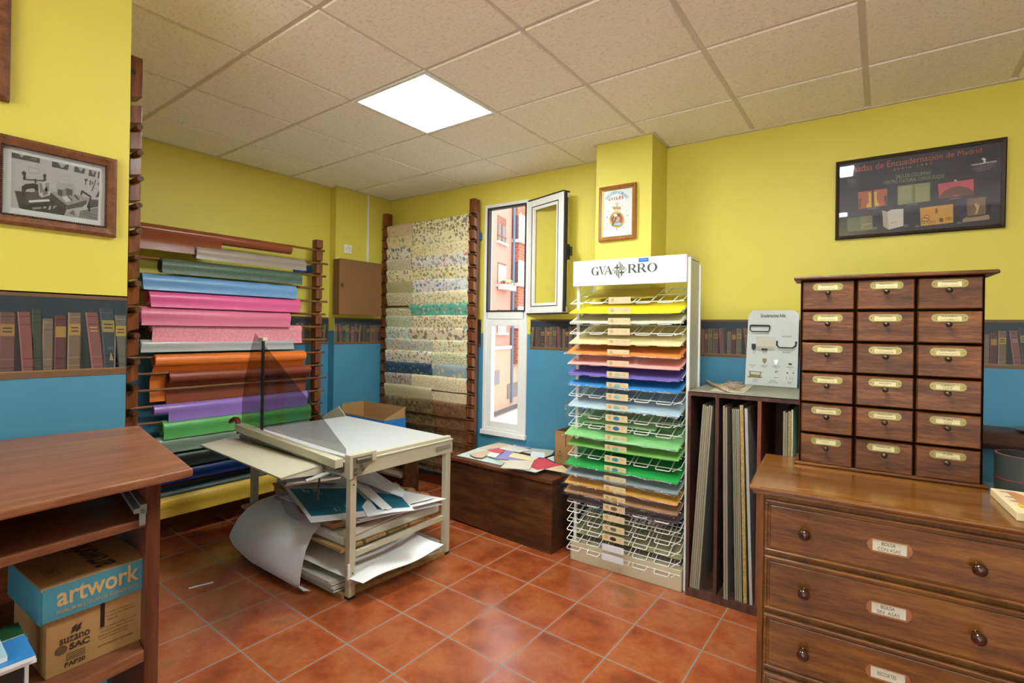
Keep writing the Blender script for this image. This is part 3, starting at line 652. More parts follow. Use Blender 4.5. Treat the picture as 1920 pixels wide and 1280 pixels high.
m = MB(); m.hull8([(-3.47, 1.69, .742), (-2.34, 1.69, .742), (-2.318, 2.435, .742), (-3.45, 2.475, .742)], [(-3.47, 1.69, .764), (-2.34, 1.69, .764), (-2.318, 2.435, .764), (-3.45, 2.475, .764)]); m.build('table_top', plain('white_laminate', S(196, 197, 198), .38, nz=.015), t, bevel=.002)
MB().box(-2.279, -2.274, 2.30, 2.43, .695, .72).build('maker_plate', plain('plate_grey', S(140, 138, 120), .4), t)
# lower frame and shelf
m = MB(); m.box(-2.325, -2.302, 1.72, 2.405, .222, .252); m.build('shelf_rail', M_CREAM, t, bevel=.003)
m = MB(); m.box(-3.44, -3.417, 1.75, 2.44, .222, .252); m.build('shelf_rail', M_CREAM, t, bevel=.003)
m = MB()
for i in range(5): m.box(-3.46, -2.345, 1.655+.165*i, 1.655+.165*i+.145, .252, .270)
m.build('shelf_board', wood('shelf_pine', S(140, 110, 66), S(170, 138, 88), S(190, 160, 108), 'x', 8, .6), t, bevel=.002)
# blade beam, handle, guard
BL = [(-3.455, 1.625, .815), (-2.345, 1.625, .765)]
def beam(m, x0, x1, y0, y1, za_, zb_, h):
    m.hull8([(x0, y0, za_-h), (x1, y0, zb_-h), (x1, y1, zb_-h), (x0, y1, za_-h)], [(x0, y0, za_), (x1, y0, zb_), (x1, y1, zb_), (x0, y1, za_)])
m = MB(); beam(m, -3.455, -2.50, 1.605, 1.652, .822, .777, .045); beam(m, -2.497, -2.333, 1.603, 1.654, .777, .768, .047); m.build('blade_beam', M_CREAM, t, bevel=.003)
m = MB(); m.hull8([(-3.42, 1.618, .775), (-2.36, 1.618, .70), (-2.36, 1.628, .70), (-3.42, 1.628, .775)], [(-3.42, 1.618, .79), (-2.36, 1.618, .735), (-2.36, 1.628, .735), (-3.42, 1.628, .79)]); m.build('blade', M_STEEL, t)
m = MB(); m.box(-3.46, -2.34, 1.640, 1.668, .69, .742); m.build('cutting_edge', M_STEEL, t)
m = MB(); m.tube([(-3.448, 1.63, .755), (-3.455, 1.63, .80), (-3.462, 1.63, .832), (-3.478, 1.63, .846), (-3.505, 1.625, .845), (-3.535, 1.618, .832), (-3.545, 1.616, .818)], [.014, .017, .019, .018, .017, .014, .009], 8)
m.build('handle', plain('red_brown_handle', S(122, 48, 34), .35), t, smooth=True)
gp = [(478, 625), (470, 655), (459, 710), (454, 750), (453, 791), (648, 851), (648, 842), (590, 765)]
gv = [hit(x, y, 'y', 1.668) for x, y in gp]
MB().prism(gv, (0, .004, 0)).build('blade_guard', M_GUARD, t)
q = hit(494, 638, 'y', 1.66)
m = MB(); m.box(q.x-.012, q.x+.010, 1.654, 1.664, .80, q.z); m.build('guard_post', M_BLACK, t)
m = MB(); m.box(q.x-.045, q.x+.016, 1.648, 1.680, q.z-.004, q.z+.018); m.build('guard_cap', M_CREAM, t, bevel=.004)
m = MB(); m.tube([(-3.43, 1.612, .772), (-3.36, 1.612, .765), (-3.2, 1.61, .725)], .004, 6); m.build('spring_wire', M_STEEL, t)
# wing tray and its brackets
m = MB(); A, B_, C_, D = [hit(x, y, 'z', .716) for x, y in ((375, 833), (436, 818.5), (606, 870.5), (527, 896))]
off = Vector((0, 0, -.010)); m.hull8([A+off, D+off, C_+off, B_+off], [A, D, C_, B_])
m.hull8([D+off, C_+Vector((0, 0, -.055)), C_+Vector((-.008, 0, -.055)), D+off+Vector((-.008, 0, 0))], [D, C_, C_+Vector((-.008, 0, 0)), D+Vector((-.008, 0, 0))]); m.build('side_tray', M_CREAM, t, bevel=.002)
m = MB(); m.prism([(-2.50, 1.42, .64), (-2.36, 1.64, .655), (-2.36, 1.66, .655), (-2.48, 1.42, .655)], (0, 0, .008)); m.build('tray_bracket', M_CREAM, t)
m = MB(); m.tube([hit(574, 902, 'z', .66), (-2.40, 1.62, .69), (-2.40, 1.66, .69)], .011, 8); m.build('tray_rod', plain('zinc_tube', S(184, 194, 192), .3, .6), t, smooth=True)
q = hit(597, 903, 'y', 1.52); m = MB(); m.hull8([(q.x-.010, 1.52, q.z-.10), (q.x-.004, 1.52, q.z-.10), (q.x-.004, 1.525, q.z-.10), (q.x-.010, 1.525, q.z-.10)], [(q.x, 1.52, q.z+.02), (q.x+.012, 1.52, q.z+.02), (q.x+.012, 1.525, q.z+.02), (q.x, 1.525, q.z+.02)]); m.build('hanging_strap', plain('dark_strap', S(66, 40, 36), .6), t)
# hinge block at the near corner
m = MB(); m.box(-2.325, -2.275, 1.655, 1.675, .662, .790); m.box(-2.325, -2.275, 1.6755, 1.7995, .772, .790); m.box(-2.325, -2.275, 1.800, 1.83, .735, .790); m.build('hinge_block', M_CREAM, t, bevel=.003)
m = MB(); m.prism([(-2.29, 1.68, .772), (-2.29, 1.80, .772), (-2.29, 1.80, .74), (-2.29, 1.755, .70), (-2.29, 1.735, .675), (-2.29, 1.675, .672)], (.012, 0, 0)); m.build('hinge_plate', plain('greasy_steel', S(150, 146, 128), .4, .45, nz=.2, scale=40), t, bevel=.001)
MB().tube([(-2.272, 1.695, .756), (-2.272, 1.785, .756)], .010, 10).build('hinge_pin', M_STEEL, t, smooth=True)
for y, z, r in ((1.728, .725, .011), (1.738, .702, .011), (1.69, .712, .009), (1.69, .685, .010)):
    MB().lathe([(0, 0), (r, 0), (r, .006), (r*.7, .008), (0, .008)], (-2.279, y, z), (1, 0, 0), 6).build('bolt', M_STEEL, t)
MB().box(-2.305, -2.296, 1.665, 1.681, .115, .20).build('leg_bracket', M_WHITE, t, bevel=.003)
for z in (.62, .14): MB().tube([(-2.3035, 1.70, z), (-2.3015, 1.70, z)], .005, 8).build('leg_hole', M_BLACK, t)
m = MB(); m.prism([hit(x, y, 'y', 2.50) for x, y in ((603, 787), (608, 778), (634, 761), (646, 777), (651, 787))], (0, .006, 0)); m.build('end_stop', M_CREAM, t)

# sheets on and under the cutter
def sheet(name, label, cat, corners, mat, fn=None, thick=.002, nu=10, nv=8, group=None):
    """corners: four 3d points A B C D; surface between A-B (v=0) and D-C (v=1); fn adds an offset"""
    A, B, C, D = [Vector(p) for p in corners]
    def P(a, b):
        q = A*(1-a)*(1-b)+B*a*(1-b)+C*a*b+D*(1-a)*b
        return q+Vector(fn(a, b)) if fn else q
    m = MB(); m.grid(P, nu, nv, thick=(0, 0, -thick)); return tag(m.build(name, mat, smooth=True), label, cat, group)
M_KRAFT = plain('kraft_paper', S(186, 138, 92), .7, nz=.08, scale=14)
M_BOARDW = plain('off_white_board', S(214, 212, 200), .7, nz=.04)
def slab(name, label, cat, pts, z, h, mat, group=None, bevel=0):
    m = MB(); m.prism([(p[0], p[1], z) for p in pts], (0, 0, h)); return tag(m.build(name, mat, bevel=bevel), label, cat, group)
# floor pile
slab('plywood_board', 'bare plywood board lying on the floor under the cutter', 'board', [(-3.40, 1.66), (-2.345, 1.665), (-2.285, 2.40), (-3.38, 2.44)], 0.0, .026, wood('plywood', S(150, 116, 70), S(176, 140, 90), S(196, 164, 112), 'x', 8, .6))
m = MB(); rd = random.Random(5)
for i in range(7): d = [rd.uniform(-.012, .012) for _ in range(4)]; m.hull8(*[[(-3.37+d[0], 1.60+d[1], .026+.009*i+q), (-2.40+d[2], 1.64+d[1], .026+.009*i+q), (-2.31+d[2], 2.385+d[3], .026+.009*i+q), (-3.36+d[0], 2.43+d[3], .026+.009*i+q)] for q in (0, .0075)])
tag(m.build('paper_ream', M_BOARDW), 'stack of large off-white sheets wrapped in clear film on the floor under the cutter', 'paper stack')
m = MB(); m.grid(lambda a, b: Vector((-3.36+1.07*a+.02*math.sin(b*9), 1.59+.81*b+.05*a, .094+.006*math.sin(a*17+b*9)+.004*math.sin(b*31+a*5))), 30, 20)
m.grid(lambda a, b: Vector((-2.325+.02*a+.07*b+.015*math.sin(b*11), 1.65+.74*b, .03+.064*a+.012*math.sin(b*19)*math.sin(a*3))), 5, 24)
tag(m.build('film_wrap', M_FILM, smooth=True), 'crinkled clear film wrapped over the sheets on the floor under the cutter', 'plastic film')
A, B, C, D = hit(560, 1062, 'z', .125), hit(681, 1098, 'z', .105), hit(832, 1026, 'z', .135), hit(742, 995, 'z', .15)
sheet('paper_sheet', 'large white sheet with a curling near corner lying on top of the film-wrapped pile', 'paper sheet', [A+Vector((-.25, .02, 0)), B, C, D], M_PAPER, lambda a, b: (0, 0, .012+.016*math.sin(b*PI*2.2+.4)*(1-.4*a)+.006*math.sin(a*6)), nu=16, nv=16)
# pile on the shelf
slab('paper_parcel', 'flat white paper parcel lying on the wooden shelf of the cutter', 'paper parcel', [(-3.30, 1.67), (-2.365, 1.685), (-2.33, 2.39), (-3.25, 2.41)], .271, .050, M_BOARDW, bevel=.012)
m = MB(); m.grid(lambda a, b: Vector((-2.43+.085*a-.02*b, 1.70+.68*b, .325+.004*math.sin(a*5+b*3)+.025*b*a)), 4, 8, thick=(0, 0, -.004)); tag(m.build('paper_sheet', plain('pale_pink_paper', S(226, 212, 200), .7)), 'pale pinkish sheet sticking out at the right end of the shelf parcel', 'paper sheet')
slab('kraft_folder', 'flat brown kraft folder between the white parcel and the printed sheets', 'folder', [(-3.20, 1.735), (-2.49, 1.70), (-2.345, 2.30), (-3.0, 2.40)], .330, .030, M_KRAFT, bevel=.006)
m = MB(); rd = random.Random(11)
for i in range(6):
    d = [rd.uniform(-.03, .03) for _ in range(4)]
    m.grid(lambda a, b: Vector((-3.02+d[0]+.62*a+.15*b*a, 1.72+d[1]+.54*b+.05*a, .362+.006*i+.012*(1-a)*(1-b)+.015*b*math.sin(a*3+i))), 6, 6, thick=(0, 0, -.003))
tag(m.build('paper_stack', M_PAPER), 'messy stack of white sheets under the teal printed sheets on the cutter shelf', 'paper stack')
def teal_sheet(label, corners, patch, z, fn, marks=True):
    A, B, C, D = [hit(x, y, 'z', z) for x, y in corners]
    def P(a, b, l=0.0):
        q = A*(1-a)*(1-b)+B*a*(1-b)+C*a*b+D*(1-a)*b; return q+Vector((0, 0, fn(a, b)+l))
    m = MB(); m.grid(P, 14, 10, thick=(0, 0, -.0015), col=S(232, 232, 236))
    a0, a1, b0, b1 = patch
    m.grid(lambda a, b: P(a0+(a1-a0)*a, b0+(b1-b0)*b, .0012), 12, 10, col=S(16, 112, 136))
    if marks:
        w = S(206, 226, 230); L = lambda a, b: P(a, b, .0022)
        for (x0, x1, y0, y1) in ((.22, .25, .62, .70), (.27, .30, .60, .64), (.24, .31, .655, .665), (.37, .385, .62, .72), (.40, .43, .64, .70), (.44, .45, .15, .60), (.50, .505, .15, .55), (.60, .70, .22, .235), (.60, .66, .25, .258), (.62, .72, .28, .288)):
            m.face(rect(L, x0, x1, y0, y1), col=w)
    return tag(m.build('printed_sheet', M_PRINT, smooth=True), label, 'printed sheet')
teal_sheet('sheet printed with a large teal block lying on the cutter shelf behind the near leg', [(583, 985), (714, 962), (650, 903), (520, 900)], (.06, .97, .10, .72), .405, lambda a, b: .016*(1-a)**2*(1-b)+.01*math.sin(b*3))
teal_sheet('sheet printed with a narrow teal block, to the right of the near leg', [(690, 968), (778, 955), (742, 915), (650, 903)], (.25, .96, .12, .66), .412, lambda a, b: .004*math.sin(a*4), marks=False)
def curl(label, c, z, amp, mat=None):
    A, B, C, D = [hit(x, y, 'z', z) for x, y in c]
    return sheet('paper_sheet', label, 'paper sheet', [A, B, C, D], mat or M_PAPER, lambda a, b: (0, 0, amp*math.sin(b*PI*.5)**2+.004*math.sin(a*7)), nu=10, nv=10)
curl('white sheet curling up between the two teal prints', [(718, 955), (735, 952), (672, 898), (655, 905)], .426, .012)
curl('white sheet with a rolled edge lying over the narrower teal print', [(755, 932), (758, 919), (700, 885), (658, 898)], .440, .010)
curl('white sheet lying at the back of the shelf pile below the table top', [(640, 905), (655, 895), (600, 893), (522, 902)], .432, .006)
m = MB(); rd = random.Random(2)
def kp(a, b):
    q = hit(682, 886, 'z', .40)*(1-a)*(1-b)+hit(812, 930, 'z', .36)*a*(1-b)+hit(768, 945, 'z', .39)*a*b+hit(668, 893, 'z', .41)*(1-a)*b
    return q+Vector((.008*math.sin(a*43), .012*math.sin(a*29+b*5), .016*math.sin(a*37)*math.sin(b*9)+.006*math.sin(a*71)))
m.grid(kp, 26, 6, thick=(0, 0, -.002)); tag(m.build('kraft_paper', M_KRAFT, smooth=True), 'crumpled brown kraft paper along the back of the shelf pile', 'wrapping paper')
m = MB()
def kq(a, b):
    q = hit(505, 907, 'z', .40)*(1-a)*(1-b)+hit(570, 958, 'z', .335)*a*(1-b)+hit(590, 950, 'z', .36)*a*b+hit(535, 902, 'z', .42)*(1-a)*b
    return q+Vector((0, .01*math.sin(a*19), .014*math.sin(a*31)*math.sin(b*5+1)))
m.grid(kq, 20, 6, thick=(0, 0, -.002)); tag(m.build('kraft_paper', M_KRAFT, smooth=True), 'torn brown kraft paper at the left end of the shelf pile', 'wrapping paper')
# the big grey-white sheet hanging from the shelf to the floor
path = [(0, 1.95, .352), (0, 1.80, .350), (0, 1.70, .338), (0, 1.62, .300), (0, 1.565, .235), (0, 1.535, .165), (0, 1.515, .105), (0, 1.505, .060), (0, 1.525, .030), (0, 1.56, .020)]
def hang(a, b):
    f = b*(.60+.40*a**.8)*(len(path)-1); i = min(int(f), len(path)-2); q = Vector(path[i]).lerp(Vector(path[i+1]), f-i)
    x0, x1 = -3.24-.08*b, -2.66+.08*math.sin(b*PI*.9)+.11*b**3
    sag = -.05*math.sin(a*PI)*(b > .2)*math.sin(min(1, b)*PI)
    return Vector((x0+(x1-x0)*a, q.y+sag*.6-.02*math.sin(a*3+b*2)-.09*(1-a)*b*0+.01, q.z+.012*math.sin(a*5)*b*(1-b)*2+.0))
m = MB(); m.grid(hang, 18, 27, thick=(0, .0015, .0008)); tag(m.build('paper_sheet', plain('large_grey_white_paper', S(240, 237, 242), .65, nz=.02), smooth=True), 'big plain grey-white sheet draped from the cutter shelf down to the floor', 'paper sheet')
sheet('paper_sheet', 'white sheet poking out on the floor to the left from under the draped sheet', 'paper sheet', [hit(450, 1019, 'z', .10), hit(575, 1060, 'z', .09), (-2.75, 1.85, .10), (-3.2, 1.85, .11)], M_PAPER, lambda a, b: (0, 0, .012*math.sin(a*5)*(1-b)))
curl('grey sheet with a folded edge hanging over the left of the shelf pile', [(570, 975), (537, 962), (513, 920), (540, 918)], .37, .012, plain('grey_paper', S(190, 188, 192), .7))
# strip on the floor
a, b = Vector(hit(354, 1102, 'z', .003)), Vector(hit(400, 1090.5, 'z', .003)); d = (b-a).normalized(); nrm = Vector((-d.y, d.x, 0))*.006
tag(MB().prism([a-nrm-Vector((0,0,.003)), b-nrm-Vector((0,0,.003)), b+nrm-Vector((0,0,.003)), a+nrm-Vector((0,0,.003))], (0, 0, .003)).build('card_strip', M_PAPER), 'thin white strip of card lying alone on the floor tiles', 'card strip')

# ================================================================== behind the cutter: stool and open box
t = thing('step_stool', 'dark rough wooden step on the floor behind the cutter', 'step stool', (-3.57, 2.88, 0))
SFm = Frame((-3.124, 2.80), .0)
MB(SFm.M).box(-.03, 0, 0, .155, 0, .45).build('side_panel', M_CHEST, t, bevel=.003)
MB(SFm.M).box(-.90, -.87, 0, .155, 0, .45).build('side_panel', M_CHEST, t, bevel=.003)
MB(SFm.M).box(-.90, 0, 0, .155, .45, .475).build('top', M_CHEST, t, bevel=.003)
MB(SFm.M).box(-.87, -.03, -.03, .12, .250, .272).build('shelf', plain('rough_plank', S(120, 96, 72), .7, nz=.2), t, bevel=.003)
MB(SFm.M).box(-.87, -.03, .06, .08, 0, .25).build('riser', M_CHEST, t)
m = MB(SFm.M)
x0, x1, y0, y1, z0, z1 = -.86, -.27, .0, .24, .4755, .775
t = thing('cardboard_box', 'open cardboard box with a blue lower band behind the cutter table', 'box', SFm.p(-.56, .12, z0))
m.box(x0, x1, y0, y0+.004, z0, z1-.08); m.box(x0, x1, y1-.004, y1, z0, z1); m.box(x0, x0+.004, y0, y1, z0, z1); m.box(x1-.004, x1, y0, y1, z0, z1-.08); m.box(x0, x1, y0, y1, z0, z0+.004)
m.hull8([(x1-.004, y0, z1-.08), (x1, y0, z1-.08), (x1, y1, z1-.08), (x1-.004, y1, z1-.08)], [(x1-.004, y1-.01, z1), (x1, y1-.01, z1), (x1, y1, z1), (x1-.004, y1, z1)])
m.build('carton', M_CARD, t)
m = MB(SFm.M); m.box(x0-.001, x1+.001, y0-.002, y0, z0, z1-.09); m.box(x1, x1+.002, y0, y1, z0, z1-.09); m.build('blue_band', plain('blue_print', S(40, 120, 196), .6), t)

# ================================================================== low chest by the window with its scattered papers
CH = Frame((-1.735, 2.83), -.0325+PI); CH = Frame((-2.68, 2.862), -.034)
t = thing('chest', 'low dark brown wooden chest against the wall under the window', 'chest', (-2.2, 3.13, 0))
m = MB(CH.M); m.box(.0, .43, .012, .585, 0.012, .463); m.box(.43, .943, .006, .585, 0, .463); m.build('body', M_CHEST, t, bevel=.003)
MB(CH.M).box(.0, .430, .004, .012, .012, .452).build('front_panel', M_CHEST, t, bevel=.002); MB(CH.M).box(.434, .943, 0, .006, 0, .452).build('front_panel', M_CHEST, t, bevel=.002)
MB(CH.M).box(-.012, .950, -.008, .590, .463, .490).build('lid', wood('chest_lid_wood', S(66, 34, 20), S(98, 54, 32), S(124, 74, 46), 'x', 7, .35, 9), t, bevel=.004)
ZP = (840, 810, .125)
PIECES = [
 ('large pale mint sheet along the front left of the chest top', (196,212,204), [(130,348),(440,240),(900,200),(1100,470),(800,494),(430,412)], .0015),
 ('beige card at the back left corner of the chest top', (216,196,164), [(440,238),(840,128),(960,140),(900,232),(640,250)], .002),
 ('cream sheet at the back edge of the chest top', (226,216,196), [(950,142),(1040,130),(1440,192),(1415,240),(1000,222)], .002),
 ('purple strip of paper at the back of the chest top', (138,128,190), [(1012,206),(1060,193),(1345,224),(1325,240)], .001),
 ('whitish card lying across the middle of the chest top', (222,214,204), [(765,247),(930,188),(1250,258),(1065,302)], .003),
 ('small red piece of paper left of the whitish card', (204,70,86), [(580,265),(760,233),(850,285),(770,327),(640,287)], .001),
 ('tan card on the left part of the mint sheet', (206,178,148), [(315,325),(580,267),(650,300),(520,382),(400,372)], .003),
 ('small white offcut between the tan card and the purple sheet', (226,224,220), [(580,347),(640,295),(780,322),(710,382)], .004),
 ('purple sheet in the middle of the chest top', (146,136,200), [(708,390),(880,278),(1000,290),(930,342),(1112,410),(1070,432)], .002),
 ('grey-green card at the right of the chest top beside the box', (186,188,172), [(1130,300),(1260,238),(1590,270),(1560,330),(1460,372)], .002),
 ('pale yellow card lying over the purple sheet', (228,214,168), [(900,365),(980,303),(1360,382),(1270,432)], .003),
 ('small bright white card on the grey-green one', (226,226,232), [(1232,367),(1255,288),(1452,302),(1450,382)], .001),
 ('cream offcuts just in front of the purple sheet', (220,204,164), [(735,412),(960,428),(1100,442),(980,466),(850,455)], .002),
 ('white offcut tucked against the cardboard box', (224,224,224), [(1480,387),(1590,353),(1592,442)], .001),
 ('pale mint sheet under the red one at the front right', (206,216,196), [(1080,557),(1240,520),(1340,520),(1450,552),(1320,604)], .001),
 ('cream card at the front right end of the chest top', (216,196,150), [(1450,552),(1710,490),(1830,582),(1760,607)], .002),
 ('larger red sheet in front of the cardboard box', (200,66,80), [(1248,522),(1320,402),(1450,385),(1590,460),(1722,490),(1340,562)], .001),
 ('thick pale grey card at the front edge of the chest top', (212,202,186), [(790,527),(920,415),(1292,425),(1222,556)], .005),
 ('scrap of yellow paper sticking up at the back of the chest top', (214,176,64), [(1355,192),(1385,163),(1408,197)], .001),
]
z = .4905
for i, (lab, c, pts, th) in enumerate(PIECES):
    z += .0012; P3 = [hit(ZP[0]+x*ZP[2], ZP[1]+y*ZP[2], 'z', z+th) for x, y in pts]
    m = MB(); m.prism([(p.x, p.y, z) for p in P3], (0, 0, th)); z += th*.45
    tag(m.build('paper_piece', plain('offcut_%d' % i, S(*c), .65, nz=.03)), lab, 'paper piece', 'offcuts on the chest')
q = hit(1040, 868, 'z', .4915); BX = Frame((q.x, q.y), -.03)
t = thing('cardboard_box', 'open brown cardboard box on the chest beside the wire stand', 'box', BX.p(.14, .1, .4915))
q2 = CAM+(hit(1040, 806, 'y', q.y)-CAM); zt = q2.z
m = MB(BX.M); a, b = .30, .22
m.box(0, .09, 0, .004, .4915, zt); m.box(.096, a, 0, .004, .4915, zt); m.box(.088, .098, 0, .004, .4915, zt-.11); m.box(0, a, b-.004, b, .4915, zt); m.box(0, .004, 0, b, .4915, zt); m.box(a-.004, a, 0, b, .4915, zt); m.box(0, a, 0, b, .4915, .4955); m.build('carton', M_CARD, t)
m = MB(); P = lambda a_, b_: BX.p(a_, -.0008, b_)
text(m, 'SAC', P, .022, .072, .548, .560, S(70, 50, 34), bold=.03); text(m, 'suzano', P, .026, .068, .566, .573, S(70, 50, 34)); m.face(ell(P, .045, .585, .008, .006, 10), col=S(70, 50, 34)); text(m, 'PAP20', P, .030, .062, .534, .541, S(70, 50, 34))
for k in range(4): m.face(rect(P, .11, .17, .53+.012*k, .535+.012*k), col=S(104, 76, 50))
m.build('print', M_PRINT, t, normals=False)
# ================================================================== wire stand of coloured papers
ST = Frame((-1.608, 2.856), .0355); SW = .7055; SD = .275
t = thing('paper_display_stand', 'tall white stand of wire trays for coloured papers, headed by a lettered sign', 'display stand', ST.p(SW/2, SD/2, 0), .0355)
MB(ST.M).box(0, SW, 0, SD, 0, .122).build('base', plain('stand_base_enamel', S(196, 184, 152), .45, nz=.05), t, bevel=.004)
for s_, t_, h in ((.018, .03, 1.80), (SW+.012, .03, 1.905), (.018, SD-.02, 1.86), (SW+.012, SD-.02, 1.885)):
    MB(ST.M).box(s_-.009, s_+.009, t_-.009, t_+.009, .0 if s_ > .1 else .122, h).build('post', M_WHITE, t, bevel=.003)
MB(ST.M).box(SW+.004, SW+.012, .04, SD-.03, .122, 1.895).build('side_panel', plain('pale_grey_plastic', S(196, 196, 180), .35, nz=.05, scale=6), t)
MB(ST.M).box(.012, .020, .04, SD-.03, .122, 1.84).build('side_panel', M_PANEL, t)
m = MB(ST.M); m.box(-.004, SW+.008, -.012, .012, 1.758, 1.918); m.box(-.004, SW+.008, .0, SD, 1.905, 1.918); sg = m.build('sign', plain('sign_white', S(226, 226, 218), .4, nz=.015), t, bevel=.003)
# lettering of the sign
m = MB(); P = lambda a, b: ST.p(a, -.0132, b); INK = S(66, 82, 86)
def bars(*polys): 
    for p in polys: m.face([P(a, b) for a, b in p], col=INK)
def gl(a0, w, b0, h):
    return lambda x, y: (a0+w*x, b0+h*y)
def serif(g, x, y, w, d=.06): bars([g(x-w, y), g(x+w, y), g(x+w, y+d), g(x-w, y+d)])
def arcband(g, cx, cy, rx, ry, ix, iy, t0, t1, n=22):
    for i in range(n):
        a, b = t0+(t1-t0)*i/n, t0+(t1-t0)*(i+1)/n
        bars([g(cx+rx*math.cos(a), cy+ry*math.sin(a)), g(cx+rx*math.cos(b), cy+ry*math.sin(b)), g(cx+ix*math.cos(b), cy+iy*math.sin(b)), g(cx+ix*math.cos(a), cy+iy*math.sin(a))])
def L_G(g):
    arcband(g, .5, .5, .48, .5, .27, .45, .75, 2*PI-.55); bars([g(.70, .02), g(.92, .02), g(.92, .44), g(.70, .44)], [g(.56, .40), g(1.02, .40), g(1.02, .46), g(.56, .46)], [g(.80, .62), g(.86, .62), g(.86, .98), g(.80, .98)])
def L_V(g): bars([g(.06, .95), g(.32, .95), g(.58, .1), g(.48, 0)], [g(.86, .95), g(.93, .95), g(.55, .02), g(.48, .0)]); serif(g, .18, .94, .22); serif(g, .88, .94, .16)
def L_A(g): bars([g(.94, .05), g(.68, .05), g(.42, .9), g(.52, 1)], [g(.14, .05), g(.07, .05), g(.45, .98), g(.52, 1)], [g(.24, .30), g(.76, .30), g(.74, .37), g(.26, .37)]); serif(g, .12, 0, .16); serif(g, .82, 0, .20)
def L_R(g):
    bars([g(.10, .03), g(.30, .03), g(.30, .97), g(.10, .97)], [g(.3, .94), g(.5, .94), g(.5, 1), g(.0, 1), g(.0, .94)], [g(.3, .45), g(.5, .45), g(.5, .52), g(.3, .52)], [g(.42, .48), g(.64, .48), g(.96, .06), g(.80, 0), g(.72, .04)], [g(.80, 0), g(1.06, 0), g(1.06, .06), g(.86, .06)])
    arcband(g, .48, .73, .36, .27, .15, .21, -PI/2, PI/2, 14); serif(g, .20, 0, .20)
def L_O(g): arcband(g, .5, .5, .5, .5, .28, .45, 0, 2*PI, 30)
for fn, a0, w, b0, h in ((L_G, .124, .054, 1.822, .054), (L_V, .176, .046, 1.824, .053), (L_A, .212, .056, 1.824, .053), (L_R, .363, .060, 1.826, .053), (L_R, .421, .060, 1.826, .053), (L_O, .485, .060, 1.826, .053)): fn(gl(a0, w, b0, h))
cx, cz, hx, hz = .311, 1.848, .046, .052
def dia(k, ks): return [(cx+hx*k, cz), (cx, cz+hz*ks), (cx-hx*k, cz), (cx, cz-hz*ks)]
for i in range(4):
    o1, o2, i1, i2 = dia(1, 1)[i], dia(1, 1)[(i+1) % 4], dia(.94, .94)[i], dia(.94, .94)[(i+1) % 4]; bars([o1, o2, i2, i1])
bars([(cx-.0012, cz-hz*.95), (cx+.0012, cz-hz*.95), (cx+.0012, cz+hz*.95), (cx-.0012, cz+hz*.95)], [(cx-hx*.95, cz-.001), (cx+hx*.95, cz-.001), (cx+hx*.95, cz+.001), (cx-hx*.95, cz+.001)])
def cl(x): return hz*.93*(1-abs(x-cx)/(hx*.95))
for sx_, up in ((1, 1), (-1, -1)):                       # striped quarters
    for q in (.004, .014, .025): 
        x0, x1 = cx+sx_*q, cx+sx_*(q+.0055); bars([(x0, cz+up*.002), (x1, cz+up*.002), (x1, cz+up*max(.002, cl(x1))), (x0, cz+up*max(.002, cl(x0)))])
for sx_, up in ((-1, 1), (1, -1)):                       # quarters with a cross
    bars([(cx+sx_*.010, cz+up*.003), (cx+sx_*.018, cz+up*.003), (cx+sx_*.018, cz+up*.030), (cx+sx_*.010, cz+up*.037)], [(cx+sx_*.002, cz+up*.011), (cx+sx_*.033, cz+up*.011), (cx+sx_*.027, cz+up*.020), (cx+sx_*.002, cz+up*.020)])
m.build('lettering', M_PRINT, sg, normals=False)
m = MB(); m.face(rect(lambda a, b: ST.p(a, -.0134, b), .432, .492, 1.888, 1.911), col=S(36, 110, 200)); m.face(rect(lambda a, b: ST.p(a, -.0138, b), .440, .484, 1.897, 1.902), col=S(120, 170, 228))
m.face(rect(lambda a, b: ST.p(a, -.0133, b), .492, .66, 1.890, 1.909), col=S(232, 232, 232)); m.build('sticker', M_PRINT, sg, normals=False)
# trays: wire loops sloping down to the front
SL_ = .365
def tz(z, tt): return z+SL_*(tt+.035)
def tray_mesh(M):
    m = MB(M); r = .0029; F0, B0 = -.035, .262
    def loop(s0, s1, back=B0): m.tube([(s0, back, tz(0, back)), (s0, F0+.006, tz(0, F0+.006)), (s0+.006, F0, tz(0, F0)), (s1-.006, F0, tz(0, F0)), (s1, F0+.006, tz(0, F0+.006)), (s1, back, tz(0, back))], r, 5)
    for a, b in ((-.012, .075), (.128, .208), (.425, .508), (.556, .64)): loop(a, b)
    m.tube([(.255, B0, tz(0, B0)), (.255, F0, tz(0, F0)), (.400, F0, tz(0, F0)), (.400, B0, tz(0, B0))], r, 5)
    m.tube([(.69, B0, tz(0, B0)), (.69, .02, tz(0, .02)), (.655, -.03, tz(0, -.03))], r, 5)
    for tt in (.0, .13, .25): m.tube([(-.008, tt, tz(-.0035, tt)), (.698, tt, tz(-.0035, tt))], r, 5)
    return m
LZ = [1.661, 1.598, 1.535, 1.472, 1.409, 1.344, 1.277, 1.210, 1.144, 1.077, 1.011, .948, .887, .825, .763, .699, .637, .576, .517, .457, .401, .340, .277, .219, .158, .099]
OV = {7: (176,196,160), 8: (120,184,180), 9: (148,190,176), 10: (130,186,180), 11: (44,140,180), 12: (30,110,160), 13: (170,196,160), 14: (130,186,150), 15: (40,150,160), 16: (60,150,140), 19: (196,164,70), 20: (112,94,54), 22: (110,110,96), 23: (52,42,40)}
tm = None
M_MANILA = plain('manila_label', S(222, 200, 156), .6, nz=.04)
